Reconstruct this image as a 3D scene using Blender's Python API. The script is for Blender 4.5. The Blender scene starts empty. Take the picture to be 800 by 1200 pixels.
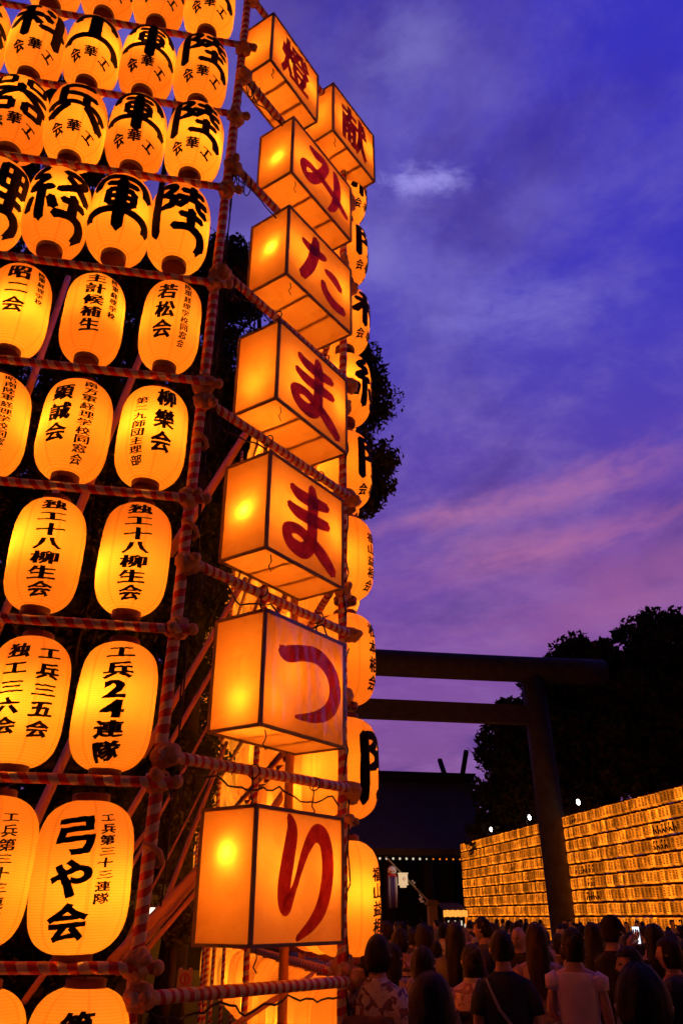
import bpy, bmesh, math, random
import numpy as np
from mathutils import Vector, Matrix, noise
R = math.radians
PI = math.pi
S = bpy.context.scene
random.seed(7)
rng = np.random.default_rng(7)

# ------------------------------------------------------------------ camera
EYE = 1.75
TILT, YAW = R(27.3), R(10.1)
cam_d = bpy.data.cameras.new('camera')
cam_d.sensor_fit = 'VERTICAL'
cam_d.sensor_height = 36.0
cam_d.lens = 920.0 / 1200.0 * 36.0
cam_d.clip_start, cam_d.clip_end = 0.05, 3000
cam = bpy.data.objects.new('camera', cam_d)
S.collection.objects.link(cam)
cam.location = (0, 0, EYE)
cam.rotation_euler = (PI / 2 + TILT, 0, -YAW)
S.camera = cam

# ------------------------------------------------------------------ view
S.view_settings.view_transform = 'Standard'
S.view_settings.look = 'None'
S.view_settings.exposure = 0.0
S.view_settings.gamma = 1.0
S.view_settings.use_curve_mapping = False
S.render.engine = 'CYCLES'
cy = S.cycles
cy.use_denoising = True
cy.max_bounces = 7
cy.diffuse_bounces = 5
cy.glossy_bounces = 2
cy.transmission_bounces = 5
cy.transparent_max_bounces = 8
cy.caustics_reflective = cy.caustics_refractive = False
cy.sample_clamp_indirect = 4.0


# ------------------------------------------------------------------ node helpers
class NT:
    def __init__(s, nt):
        s.nt = nt
        nt.nodes.clear()

    def n(s, typ, ins=None, **kw):
        x = s.nt.nodes.new(typ)
        for k, v in kw.items():
            setattr(x, k, v)
        for k, v in (ins or {}).items():
            if isinstance(v, bpy.types.NodeSocket):
                s.nt.links.new(v, x.inputs[k])
            else:
                x.inputs[k].default_value = v
        return x

    def m(s, op, a, b=0.0, c=None):
        i = {0: a, 1: b}
        if c is not None:
            i[2] = c
        return s.n('ShaderNodeMath', i, operation=op).outputs[0]

    def mix(s, f, a, b, mode='MIX'):
        x = s.nt.nodes.new('ShaderNodeMix')
        x.data_type = 'RGBA'
        x.blend_type = mode
        for k, v in ((0, f), (6, a), (7, b)):
            if isinstance(v, bpy.types.NodeSocket):
                s.nt.links.new(v, x.inputs[k])
            else:
                x.inputs[k].default_value = v if k == 0 else (tuple(v) + (1,))[:4]
        return x.outputs[2]

    def ramp(s, f, stops, interp='LINEAR'):
        x = s.n('ShaderNodeValToRGB', {0: f})
        cr = x.color_ramp
        cr.interpolation = interp
        while len(cr.elements) < len(stops):
            cr.elements.new(0.5)
        for e, (p, c) in zip(cr.elements, stops):
            e.position = p
            e.color = tuple(c) + (1,) if len(c) == 3 else c
        return x.outputs[0]

    def noise(s, vec, scale, detail=4, rough=.55, dist=0.0):
        i = {'Scale': scale, 'Detail': detail, 'Roughness': rough, 'Distortion': dist}
        if vec is not None:
            i['Vector'] = vec
        return s.n('ShaderNodeTexNoise', i).outputs[0]

    def smooth(s, v, a, b):
        x = s.n('ShaderNodeMapRange', {0: v, 1: a, 2: b, 3: 0.0, 4: 1.0})
        x.interpolation_type = 'SMOOTHSTEP'
        return x.outputs[0]


# ------------------------------------------------------------------ dusk sky
W = bpy.data.worlds.new('World')
S.world = W
W.use_nodes = True
t = NT(W.node_tree)
SUN_EL, SUN_ROT = R(-3.0), R(40.0)
tc = t.n('ShaderNodeTexCoord')
dirn = t.n('ShaderNodeVectorMath', {0: tc.outputs['Generated']}, operation='NORMALIZE').outputs[0]
sep = t.n('ShaderNodeSeparateXYZ', {0: dirn})
el = t.m('MAXIMUM', sep.outputs[2], 0.0)
grad = t.ramp(el, [(0.0, (.21, .070, .215)), (.2, (.190, .064, .28)), (.31, (.155, .056, .31)), (.44, (.098, .045, .33)),
                   (.62, (.072, .050, .40)), (.80, (.044, .036, .42)), (1.0, (.022, .018, .38))])
den = t.m('ADD', el, 0.16)
plane = t.n('ShaderNodeCombineXYZ', {0: t.m('DIVIDE', sep.outputs[0], den), 1: t.m('DIVIDE', sep.outputs[1], den), 2: 0.37}).outputs[0]
n1 = t.noise(plane, 2.1, 7, .62, .3)
n2 = t.noise(plane, 6.0, 8, .65, .3)
cloud = t.smooth(t.m('ADD', t.m('MULTIPLY', n1, .62), t.m('MULTIPLY', n2, .38)), .42, .68)
right = t.smooth(t.n('ShaderNodeVectorMath', {0: dirn, 1: tuple(Vector((math.sin(R(62)) * math.cos(R(52)), math.cos(R(62)) * math.cos(R(52)), math.sin(R(52)))))}, operation='DOT_PRODUCT').outputs['Value'], .80, 1.0)
grad = t.mix(t.m('MULTIPLY', right, .75), grad, (.030, .024, .46))
cl_col = t.mix(t.smooth(el, .30, .66), (.26, .115, .38), (.19, .145, .48))
c1 = t.mix(t.m('MULTIPLY', cloud, t.m('SUBTRACT', .80, t.m('MULTIPLY', right, .35))), grad, cl_col)
dark = t.smooth(t.noise(plane, 2.3, 6, .6, .3), .48, .72)
c2 = t.mix(t.m('MULTIPLY', dark, .62), c1, (.050, .026, .215))


def px_dir(x, y):
    a, q = (x - 400) / 920.0, (600 - y) / 920.0
    fw, up = math.cos(TILT) - q * math.sin(TILT), q * math.cos(TILT) + math.sin(TILT)
    return Vector((fw * math.sin(YAW) + a * math.cos(YAW), fw * math.cos(YAW) - a * math.sin(YAW), up))


def streak(az_c, el_c, az_w, el_w, slope, sc, lo, hi, seed):
    """a drifting bank of cloud: an elongated patch of sky broken up by noise (azimuth / elevation in radians)"""
    az = t.m('ARCTAN2', sep.outputs[0], sep.outputs[1])
    e = t.m('ARCSINE', el)
    da = t.m('SUBTRACT', az, az_c)
    de = t.m('SUBTRACT', t.m('SUBTRACT', e, el_c), t.m('MULTIPLY', da, slope))
    v = t.n('ShaderNodeCombineXYZ', {0: t.m('MULTIPLY', da, sc), 1: t.m('MULTIPLY', de, sc * 2.6), 2: seed}).outputs[0]
    nn = t.noise(v, 1.0, 7, .62, .3)
    g = t.m('ADD', t.m('POWER', t.m('DIVIDE', da, az_w), 2), t.m('POWER', t.m('DIVIDE', de, el_w), 2))
    g = t.m('POWER', 2.718, t.m('MULTIPLY', g, -1.0))
    return t.m('MULTIPLY', t.smooth(t.m('ADD', nn, t.m('MULTIPLY', g, .35)), lo, hi), g)


def azel(x, y):
    d = px_dir(x, y).normalized()
    return math.atan2(d.x, d.y), math.asin(d.z)


c3 = c2
for (x, y, aw, ew, sl, sc, lo, hi, sd, col, amt) in (
        (500, 212, .10, .022, -.05, 17, .58, .95, 2.0, (.34, .30, .80), .8),
        (600, 365, .20, .05, -.05, 12, .50, 1.0, 3.0, (.20, .17, .58), .55),
        (545, 600, .16, .022, .10, 16, .42, .98, 5.0, (.46, .16, .32), .62),
        (690, 566, .17, .034, .15, 14, .42, 1.0, 6.0, (.42, .15, .34), .62),
        (660, 640, .20, .024, .15, 15, .42, .98, 7.0, (.46, .14, .30), .62),
        (760, 690, .26, .075, .1, 7, .35, .95, 8.0, (.31, .095, .27), .72),
        (590, 640, .14, .030, .05, 20, .45, .95, 11.0, (.36, .13, .32), .6),
        (430, 300, .12, .05, -.1, 10, .45, .95, 12.0, (.20, .17, .55), .6),
        (480, 60, .12, .05, .1, 10, .45, .95, 9.0, (.17, .15, .50), .7)):
    a0, e0 = azel(x, y)
    c3 = t.mix(t.m('MULTIPLY', streak(a0, e0, aw, ew, sl, sc, lo, hi, sd), amt), c3, col)
sky = t.n('ShaderNodeTexSky', sky_type='NISHITA', sun_disc=False, sun_elevation=SUN_EL, sun_rotation=SUN_ROT)
# dusk: the glow is in the part of the sky ahead; the sky behind the viewer is already night
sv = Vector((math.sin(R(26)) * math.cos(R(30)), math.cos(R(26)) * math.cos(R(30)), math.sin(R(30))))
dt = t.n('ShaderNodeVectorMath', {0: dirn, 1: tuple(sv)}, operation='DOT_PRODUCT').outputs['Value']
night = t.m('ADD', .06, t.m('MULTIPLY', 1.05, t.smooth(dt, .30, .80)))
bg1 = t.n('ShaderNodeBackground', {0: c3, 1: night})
bg2 = t.n('ShaderNodeBackground', {0: sky.outputs[0], 1: 0.05})
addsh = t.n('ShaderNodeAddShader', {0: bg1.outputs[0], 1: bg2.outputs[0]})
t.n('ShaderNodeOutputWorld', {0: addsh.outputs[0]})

sun_d = bpy.data.lights.new('sun', 'SUN')          # the sun is already down: only a trace of afterglow
sun_d.energy, sun_d.angle, sun_d.color = 0.02, R(20), (1, .6, .6)
sun = bpy.data.objects.new('sun', sun_d)
S.collection.objects.link(sun)
sun.rotation_euler = (R(80), 0, R(-40) + PI)


# ------------------------------------------------------------------ materials
def mat(name):
    m = bpy.data.materials.new(name)
    m.use_nodes = True
    return m, NT(m.node_tree)


def plain(name, col, rough=.7, var=.25, scale=8.0, spec=.3, bump=0.0):
    m, t = mat(name)
    tc = t.n('ShaderNodeTexCoord')
    nz = t.noise(tc.outputs['Object'], scale, 5)
    a = tuple(c * (1 - var) for c in col)
    b = tuple(min(1, c * (1 + var)) for c in col)
    c = t.mix(nz, a, b)
    p = t.n('ShaderNodeBsdfPrincipled', {'Base Color': c, 'Roughness': rough, 'Specular IOR Level': spec})
    if bump:
        bn = t.n('ShaderNodeBump', {'Strength': bump, 'Distance': .02, 'Height': nz})
        t.nt.links.new(bn.outputs[0], p.inputs['Normal'])
    t.n('ShaderNodeOutputMaterial', {0: p.outputs[0]})
    return m


def emit(name, col, strength):
    m, t = mat(name)
    e = t.n('ShaderNodeEmission', {0: tuple(col) + (1,), 1: strength})
    t.n('ShaderNodeOutputMaterial', {0: e.outputs[0]})
    m.cycles.emission_sampling = 'NONE'
    return m


def paper_mat(name, ribs):
    """oiled washi: passes the lamp inside through; fine bamboo hoops and glued seams show darker"""
    m, t = mat(name)
    tc = t.n('ShaderNodeTexCoord')
    ob = t.n('ShaderNodeSeparateXYZ', {0: tc.outputs['Object']})
    base = (.93, .62, .22)
    nz = t.noise(tc.outputs['Object'], 5.0, 5, .6)
    col = t.mix(t.smooth(nz, .3, .75), (.90, .55, .18), base)
    if ribs:
        w = t.m('SINE', t.m('MULTIPLY', ob.outputs[2], 2 * PI / .0135))
        rib = t.smooth(w, .55, .95)
        col = t.mix(t.m('MULTIPLY', rib, .42), col, (.60, .27, .06))
        an = t.m('MULTIPLY', t.m('ARCTAN2', ob.outputs[0], ob.outputs[1]), 7 / (2 * PI))
        fr = t.m('ABSOLUTE', t.m('SUBTRACT', t.m('FRACT', t.m('ADD', an, 10.25)), .5))
        seam = t.smooth(fr, .06, .03)
        col = t.mix(t.m('MULTIPLY', seam, .42), col, (.66, .32, .10))
    else:
        st = t.noise(tc.outputs['Object'], 30.0, 3, .7)
        col = t.mix(t.m('MULTIPLY', t.smooth(st, .60, .80), .35), col, (.5, .24, .06))
        blot = t.noise(tc.outputs['Object'], 3.5, 6, .65, .5)
        col = t.mix(t.m('MULTIPLY', t.smooth(blot, .50, .72), .45), col, (.66, .34, .09))
        sp_ = t.noise(tc.outputs['Object'], 75.0, 2, .5)
        col = t.mix(t.m('MULTIPLY', t.smooth(sp_, .74, .78), .5), col, (.2, .09, .03))
    tr = t.n('ShaderNodeBsdfTranslucent', {'Color': col})
    df = t.n('ShaderNodeBsdfDiffuse', {'Color': col})
    mx = t.n('ShaderNodeMixShader', {0: .42, 1: tr.outputs[0], 2: df.outputs[0]})
    t.n('ShaderNodeOutputMaterial', {0: mx.outputs[0]})
    return m


def glow_mat(name, lo, hi):
    """small lit lanterns: each one gives off its own amount of light"""
    m, t = mat(name)
    oi = t.n('ShaderNodeObjectInfo')
    geo = t.n('ShaderNodeNewGeometry')
    r = t.m('FRACT', t.m('ADD', oi.outputs['Random'], geo.outputs['Random Per Island']))
    tc = t.n('ShaderNodeTexCoord')
    nz = t.smooth(t.noise(geo.outputs['Position'], 4.0, 2, .5), .25, .75)
    st = t.m('MULTIPLY', t.n('ShaderNodeMapRange', {0: t.m('POWER', r, 1.6), 3: lo, 4: hi}).outputs[0], t.m('ADD', .60, t.m('MULTIPLY', nz, .8)))
    e = t.n('ShaderNodeEmission', {0: (1, .215, .008, 1), 1: st})
    t.n('ShaderNodeOutputMaterial', {0: e.outputs[0]})
    m.cycles.emission_sampling = 'NONE'
    return m


def stripe_mat(name, freq, duty):
    m, t = mat(name)
    tc = t.n('ShaderNodeTexCoord')
    s = t.n('ShaderNodeSeparateXYZ', {0: tc.outputs['Object']})
    nz = t.noise(tc.outputs['Object'], 6.0, 3)
    a = t.m('DIVIDE', t.m('ARCTAN2', s.outputs[0], s.outputs[1]), 2 * PI)
    u = t.m('ADD', t.m('ADD', a, t.m('MULTIPLY', s.outputs[2], freq)), t.m('ADD', t.m('MULTIPLY', t.noise(tc.outputs['Object'], 1.7, 2), 2.2), t.m('MULTIPLY', nz, .7)))
    f = t.m('FRACT', t.m('ADD', u, 100))
    fray = t.m('MULTIPLY', t.m('SUBTRACT', t.noise(tc.outputs['Object'], 60.0, 3, .7), .5), .16)
    red = t.smooth(t.m('ADD', f, fray), duty, duty + .03)
    dirt = t.noise(tc.outputs['Object'], 18.0, 5, .7)
    white = t.mix(t.smooth(dirt, .35, .8), (.84, .66, .38), (.56, .40, .20))
    redc = t.mix(dirt, (.46, .026, .007), (.66, .055, .012))
    col = t.mix(red, white, redc)
    # edge of each turn of tape
    edge = t.m('ABSOLUTE', t.m('SUBTRACT', f, .5))
    p = t.n('ShaderNodeBsdfPrincipled', {'Base Color': col, 'Roughness': .45, 'Specular IOR Level': .4})
    bn = t.n('ShaderNodeBump', {'Strength': .35, 'Distance': .006, 'Height': t.m('ADD', t.smooth(edge, .44, .5), dirt)})
    t.nt.links.new(bn.outputs[0], p.inputs['Normal'])
    t.n('ShaderNodeOutputMaterial', {0: p.outputs[0]})
    return m


def leaf_mat(name, a, b):
    m, t = mat(name)
    g = t.n('ShaderNodeNewGeometry')
    nz = t.noise(g.outputs['Position'], .8, 3)
    c = t.mix(t.m('MULTIPLY', t.m('ADD', nz, g.outputs['Random Per Island']), .5), a, b)
    d = t.n('ShaderNodeBsdfDiffuse', {'Color': c})
    tr = t.n('ShaderNodeBsdfTranslucent', {'Color': c})
    mx = t.n('ShaderNodeMixShader', {0: .25, 1: d.outputs[0], 2: tr.outputs[0]})
    t.n('ShaderNodeOutputMaterial', {0: mx.outputs[0]})
    return m


def cloth_pattern(name, base, spot, scale, thr):
    m, t = mat(name)
    tc = t.n('ShaderNodeTexCoord')
    v = t.noise(tc.outputs['Object'], scale, 2, .5, .6)
    w = t.noise(tc.outputs['Object'], scale * 2.3, 2, .5)
    c = t.mix(t.smooth(v, thr, thr + .03), base, spot)
    c = t.mix(t.m('MULTIPLY', t.smooth(w, .62, .65), .6), c, (.20, .06, .07))
    p = t.n('ShaderNodeBsdfPrincipled', {'Base Color': c, 'Roughness': .85, 'Specular IOR Level': .1})
    t.n('ShaderNodeOutputMaterial', {0: p.outputs[0]})
    return m


def band_mat(name, a, b, f):
    m, t = mat(name)
    tc = t.n('ShaderNodeTexCoord')
    s = t.n('ShaderNodeSeparateXYZ', {0: tc.outputs['Object']})
    w = t.smooth(t.m('SINE', t.m('MULTIPLY', s.outputs[2], f)), 0.05, .15)
    p = t.n('ShaderNodeBsdfPrincipled', {'Base Color': t.mix(w, a, b), 'Roughness': .85, 'Specular IOR Level': .1})
    t.n('ShaderNodeOutputMaterial', {0: p.outputs[0]})
    return m


M = {}
M['paper'] = paper_mat('lantern_paper', True)
M['panel'] = paper_mat('panel_paper', False)
M['ink'] = plain('black_ink', (.006, .005, .005), .8, .2, spec=.1)
M['cap'] = plain('lacquered_cap', (.13, .022, .010), .45, .3)
M['stripe'] = stripe_mat('striped_tape', 11.0, .5)
M['stripe_close'] = stripe_mat('striped_tape_close', 15.0, .52)
M['clamp'] = plain('clamp_cover', (.68, .36, .10), .55, .35, 14, .35, .3)
M['steel'] = plain('steel_pipe', (.50, .22, .05), .45, .3, 5, .35)
M['frame'] = plain('weathered_frame', (.20, .13, .085), .6, .35, 18)
M['wire'] = plain('black_wire', (.012, .010, .010), .5)
M['glow_far'] = glow_mat('far_lantern_glow', .42, 1.9)
M['glow_back'] = glow_mat('wall_lantern_glow', .9, 1.4)
M['bark'] = plain('bark', (.045, .034, .026), .9, .4, 6, .1, .4)
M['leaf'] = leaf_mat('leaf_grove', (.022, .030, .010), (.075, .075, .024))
M['leaf_far'] = leaf_mat('leaf_far', (.034, .042, .018), (.10, .10, .04))
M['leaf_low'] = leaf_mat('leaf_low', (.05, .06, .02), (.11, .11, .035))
M['torii'] = plain('torii_timber', (.062, .048, .036), .75, .6, 2.6, .2, .8)
M['roof'] = plain('shingle_roof', (.11, .10, .09), .9, .3, 3, .1, .3)
M['wood_dark'] = plain('dark_timber', (.035, .026, .02), .8, .3, 3)
M['ground'] = plain('paving', (.10, .092, .085), .85, .3, .8, .2, .2)
M['stone'] = plain('stone', (.22, .20, .18), .85, .25, 4)
M['skin'] = plain('skin', (.50, .31, .22), .55, .08, 4)
M['eye'] = plain('eye_dark', (.02, .015, .012), .3)
M['lip'] = plain('lip', (.36, .14, .11), .5)


def hair_mat(name, col):
    m, t = mat(name)
    tc = t.n('ShaderNodeTexCoord')
    v = t.n('ShaderNodeVectorMath', {0: tc.outputs['Object'], 1: (1, 1, .10)}, operation='MULTIPLY').outputs[0]
    nz = t.noise(v, 90.0, 5, .7, .6)
    big = t.noise(v, 14.0, 3, .6, .8)
    c = t.mix(t.smooth(big, .35, .7), tuple(q * .5 for q in col), tuple(q * 2.2 for q in col))
    p = t.n('ShaderNodeBsdfPrincipled', {'Base Color': c, 'Roughness': .55, 'Specular IOR Level': .14})
    bn = t.n('ShaderNodeBump', {'Strength': .9, 'Distance': .012, 'Height': t.m('ADD', nz, t.m('MULTIPLY', big, 1.5))})
    t.nt.links.new(bn.outputs[0], p.inputs['Normal'])
    t.n('ShaderNodeOutputMaterial', {0: p.outputs[0]})
    return m


M['hair_black'] = hair_mat('hair_black', (.005, .004, .0035))
M['hair_brown'] = hair_mat('hair_brown', (.013, .007, .004))
M['bulb_white'] = emit('lamp_white', (1, .96, .85), 9.0)
M['bulb_card_glow'] = emit('lamp_card_glow', (1, .85, .62), .75)
M['screen'] = emit('phone_screen', (.8, .85, 1.0), 1.6)
M['red_paint'], t = mat('red_paint')
tc = t.n('ShaderNodeTexCoord')
nz = t.noise(tc.outputs['Object'], 7.0, 5, .65)
rc = t.mix(t.smooth(nz, .35, .7), (.28, .012, .003), (.58, .045, .008))
df = t.n('ShaderNodeBsdfPrincipled', {'Base Color': rc, 'Roughness': .5, 'Specular IOR Level': .25})
trl = t.n('ShaderNodeBsdfTranslucent', {'Color': rc})
mx = t.n('ShaderNodeMixShader', {0: .55, 1: df.outputs[0], 2: trl.outputs[0]})
t.n('ShaderNodeOutputMaterial', {0: mx.outputs[0]})
M['film'], t = mat('plastic_film')
gl = t.n('ShaderNodeBsdfGlossy', {'Color': (.9, .9, .9, 1), 'Roughness': .08})
tp = t.n('ShaderNodeBsdfTransparent', {'Color': (.78, .70, .60, 1)})
lw = t.n('ShaderNodeLayerWeight', {0: .35})
mx = t.n('ShaderNodeMixShader', {0: t.m('ADD', .05, t.m('MULTIPLY', t.m('POWER', lw.outputs[1], 3.0), .85)), 1: tp.outputs[0], 2: gl.outputs[0]})
t.n('ShaderNodeOutputMaterial', {0: mx.outputs[0]})


# ------------------------------------------------------------------ object helpers
def link(o):
    S.collection.objects.link(o)
    return o


def tag(o, label, cat, group=None, kind=None):
    o['label'] = label
    if cat:
        o['category'] = cat
    if group:
        o['group'] = group
    if kind:
        o['kind'] = kind
    return o


def thing(name, label, cat, loc=(0, 0, 0), rz=0.0, group=None):
    o = bpy.data.objects.new(name, None)
    o.empty_display_size = .1
    link(o)
    o.location = loc
    o.rotation_euler = (0, 0, rz)
    return tag(o, label, cat, group)


def structure(o):
    o['kind'] = 'structure'
    return o


def mesh_obj(name, data, material, parent=None, smooth=False):
    """data: (verts, faces) or a bmesh"""
    me = bpy.data.meshes.new(name)
    if isinstance(data, bmesh.types.BMesh):
        data.to_mesh(me)
        data.free()
    else:
        me.from_pydata([tuple(v) for v in data[0]], [], [tuple(f) for f in data[1]])
    me.update()
    for m in (material if isinstance(material, (list, tuple)) else [material]):
        me.materials.append(m)
    if smooth and len(me.polygons):
        me.polygons.foreach_set('use_smooth', [True] * len(me.polygons))
    o = link(bpy.data.objects.new(name, me))
    if parent:
        o.parent = parent
    return o


def copy_tree(o, parent=None):
    c = link(o.copy())
    c.parent = parent
    for ch in o.children:
        copy_tree(ch, c)
    return c


class MB:
    """collects shapes for one mesh"""

    def __init__(s):
        s.v, s.f = [], []

    def add(s, vs, fs):
        b = len(s.v)
        s.v += [tuple(v) for v in vs]
        s.f += [tuple(i + b for i in f) for f in fs]
        return s

    def box(s, c, d, rz=0.0, mtx=None):
        hx, hy, hz = d[0] / 2, d[1] / 2, d[2] / 2
        vs = [Vector((x * hx, y * hy, z * hz)) for x in (-1, 1) for y in (-1, 1) for z in (-1, 1)]
        rm = mtx if mtx is not None else Matrix.Rotation(rz, 3, 'Z')
        vs = [rm @ v + Vector(c) for v in vs]
        return s.add(vs, [(0, 1, 3, 2), (4, 6, 7, 5), (0, 4, 5, 1), (2, 3, 7, 6), (0, 2, 6, 4), (1, 5, 7, 3)])

    def tube(s, pts, rad, n=10, cap=True):
        pts = [Vector(p) for p in pts]
        if not isinstance(rad, (list, tuple)):
            rad = [rad] * len(pts)
        up = None
        rings = []
        for i, p in enumerate(pts):
            d = (pts[min(i + 1, len(pts) - 1)] - pts[max(i - 1, 0)]).normalized()
            if up is None:
                up = d.orthogonal().normalized()
            else:
                up = (up - d * up.dot(d)).normalized()
            sd = d.cross(up)
            r = rad[i]
            rx, ry = r if isinstance(r, (tuple, list)) else (r, r)
            rings.append([p + up * (rx * math.cos(2 * PI * k / n)) + sd * (ry * math.sin(2 * PI * k / n)) for k in range(n)])
        vs = [v for r_ in rings for v in r_]
        fs = []
        for i in range(len(rings) - 1):
            for k in range(n):
                a, b = i * n + k, i * n + (k + 1) % n
                fs.append((a, b, b + n, a + n))
        if cap:
            fs.append(tuple(range(n - 1, -1, -1)))
            fs.append(tuple(range((len(rings) - 1) * n, len(rings) * n)))
        return s.add(vs, fs)

    def loft(s, rings, n=20, fold=0.0, ph=0.0, cap=True):
        """rings: (z, rx, ry, y offset, x offset)"""
        vs, fs = [], []
        for (z, rx, ry, yo, xo) in rings:
            for k in range(n):
                a = 2 * PI * k / n
                q = 1 + fold * math.sin(5 * a + ph + z * 9) + fold * .6 * math.sin(9 * a - z * 14 + ph * 2)
                vs.append((xo + rx * q * math.cos(a), yo + ry * q * math.sin(a), z))
        for i in range(len(rings) - 1):
            for k in range(n):
                a, b = i * n + k, i * n + (k + 1) % n
                fs.append((a, b, b + n, a + n))
        if cap:
            fs.append(tuple(range(n - 1, -1, -1)))
            fs.append(tuple(range((len(rings) - 1) * n, len(rings) * n)))
        return s.add(vs, fs)

    def ball(s, c, r, n=12, m=8, rough=0.0, mtx=None):
        r = r if isinstance(r, (tuple, list)) else (r, r, r)
        vs, fs = [], []
        for j in range(m + 1):
            p = PI * j / m
            for k in range(n):
                a = 2 * PI * k / n
                v = Vector((math.sin(p) * math.cos(a), math.sin(p) * math.sin(a), math.cos(p)))
                q = 1 + rough * (noise.noise(v * 2.2 + Vector(c) * 9)) if rough else 1
                v = Vector((v.x * r[0] * q, v.y * r[1] * q, v.z * r[2] * q))
                if mtx is not None:
                    v = mtx @ v
                vs.append(v + Vector(c))
        for j in range(m):
            for k in range(n):
                a, b = j * n + k, j * n + (k + 1) % n
                fs.append((a, a + n, b + n, b))
        return s.add(vs, fs)

    def obj(s, name, material, parent=None, smooth=False):
        return mesh_obj(name, (s.v, s.f), material, parent, smooth)


FW = Vector((math.sin(YAW), math.cos(YAW), 0))


def at_fw(x, y, D):
    d = px_dir(x, y)
    k = D / (d.x * FW.x + d.y * FW.y)
    return Vector((d.x * k, d.y * k, d.z * k + EYE))


def at_y(x, y, Y):
    d = px_dir(x, y)
    return Vector((d.x * Y / d.y, Y, d.z * Y / d.y + EYE))


def at_x(x, y, X):
    d = px_dir(x, y)
    return Vector((X, d.y * X / d.x, d.z * X / d.x + EYE))


def lamp(name, loc, power, parent, radius=.03, col=(1, .285, .022)):
    d = bpy.data.lights.new(name, 'POINT')
    d.energy, d.color, d.shadow_soft_size = power * (1.22 if col[1] < .5 else 1), col, radius
    o = link(bpy.data.objects.new(name, d))
    o.location = loc
    o.parent = parent
    return o


# ------------------------------------------------------------------ lettering
_glyphs = {}


def glyph(ch, bold=.03):
    """outline of one character as (verts, faces) centred in a unit square, thickened like a loaded brush"""
    k = (ch, bold)
    if k not in _glyphs:
        cu = bpy.data.curves.new('glyph', 'FONT')
        cu.body = ch
        o = link(bpy.data.objects.new('glyph', cu))
        bpy.context.view_layer.update()
        dg = bpy.context.evaluated_depsgraph_get()
        cc = o.evaluated_get(dg).to_curve(dg).copy()
        K = 1.9                                        # uprights swell more than the level strokes
        for sp_ in cc.splines:
            for bp_ in sp_.bezier_points:
                bp_.handle_left_type = bp_.handle_right_type = 'FREE'
            for bp_ in sp_.bezier_points:
                for at_ in ('co', 'handle_left', 'handle_right'):
                    v_ = getattr(bp_, at_).copy()
                    v_.y *= K
                    setattr(bp_, at_, v_)
            for bp_ in sp_.points:
                bp_.co.y *= K
        cc.dimensions, cc.fill_mode = '2D', 'BOTH'
        cc.bevel_depth, cc.bevel_resolution, cc.resolution_u = bold * 1.25, 0, 3
        o2 = link(bpy.data.objects.new('glyph', cc))
        bpy.context.view_layer.update()
        ev = o2.evaluated_get(bpy.context.evaluated_depsgraph_get())
        me = ev.to_mesh()
        vs = [(v.co.x, v.co.y / K) for v in me.vertices]
        fs = [tuple(p.vertices) for p in me.polygons]
        ev.to_mesh_clear()
        bpy.data.objects.remove(o2)
        bpy.data.objects.remove(o)
        xs, ys = [v[0] for v in vs], [v[1] for v in vs]
        w = max(max(xs) - min(xs), max(ys) - min(ys))
        cx, cyy = (max(xs) + min(xs)) / 2, (max(ys) + min(ys)) / 2
        _glyphs[k] = ([((x - cx) / w, (y - cyy) / w) for x, y in vs], fs)
    return _glyphs[k]


def crom(pts, n=8):
    out = []
    P = [pts[0]] + list(pts) + [pts[-1]]
    for i in range(1, len(P) - 2):
        p0, p1, p2, p3 = (np.array(P[j], float) for j in (i - 1, i, i + 1, i + 2))
        for k in range(n):
            u = k / n
            out.append(.5 * (2 * p1 + (p2 - p0) * u + (2 * p0 - 5 * p1 + 4 * p2 - p3) * u * u + (3 * p1 - p0 - 3 * p2 + p3) * u ** 3))
    out.append(np.array(P[-2], float))
    return out


def brush(strokes, n=7, fat=1.0):
    """strokes: lists of (x, y, width); returns (verts, faces, layer) of round-ended brush strokes on the unit square"""
    vs, fs = [], []
    for si, st in enumerate(strokes):
        c = crom(st, n)
        L = []
        for i, p in enumerate(c):
            d = c[min(i + 1, len(c) - 1)][:2] - c[max(i - 1, 0)][:2]
            d = d / (np.linalg.norm(d) + 1e-9)
            nn = np.array((-d[1], d[0]))
            w = max(p[2], .004) / 2 * fat
            if i in (0, len(c) - 1):
                w *= .55
            L.append((p[:2] + nn * w, p[:2] - nn * w, d, w))
        b = len(vs)
        z = si * .0006
        for a, e, d, w in L:
            vs += [(a[0], a[1], z), (e[0], e[1], z)]
        for i in range(len(L) - 1):
            q = b + 2 * i
            fs.append((q, q + 1, q + 3, q + 2))
        for (a, e, d, w), sg, i in ((L[0], -1, 0), (L[-1], 1, len(L) - 1)):
            tip = (a + e) / 2 + d * sg * w * .8
            vs.append((tip[0], tip[1], z))
            q = b + 2 * i
            fs.append((q, q + 1, len(vs) - 1) if sg < 0 else (q + 1, q, len(vs) - 1))
    return vs, fs


def seg(x0, y0, x1, y1, w0, w1=None):
    w1 = w0 if w1 is None else w1
    return [(x0, y0, w0), ((x0 + x1) / 2, (y0 + y1) / 2, (w0 + w1) / 2), (x1, y1, w1)]


def hb(x0, x1, y, w=.085, flare=0.0):
    if flare:
        return [(x0, y - flare, w * 1.7), (x0 + .10, y - flare * .25, w * 1.15), ((x0 + x1) / 2, y + .02, w), (x1 - .10, y - flare * .25, w * 1.15), (x1, y - flare, w * 1.9)]
    return seg(x0, y, x1, y, w * 1.1, w * 1.2)


def vb(x, y0, y1, w=.12):
    return seg(x, y0, x, y1, w, w * 1.05)


def boxs(x0, x1, y0, y1, w=.075):
    return [hb(x0, x1, y1, w), hb(x0, x1, y0, w), vb(x0, y1, y0, w * 1.2), vb(x1, y1, y0, w * 1.2)]


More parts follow.
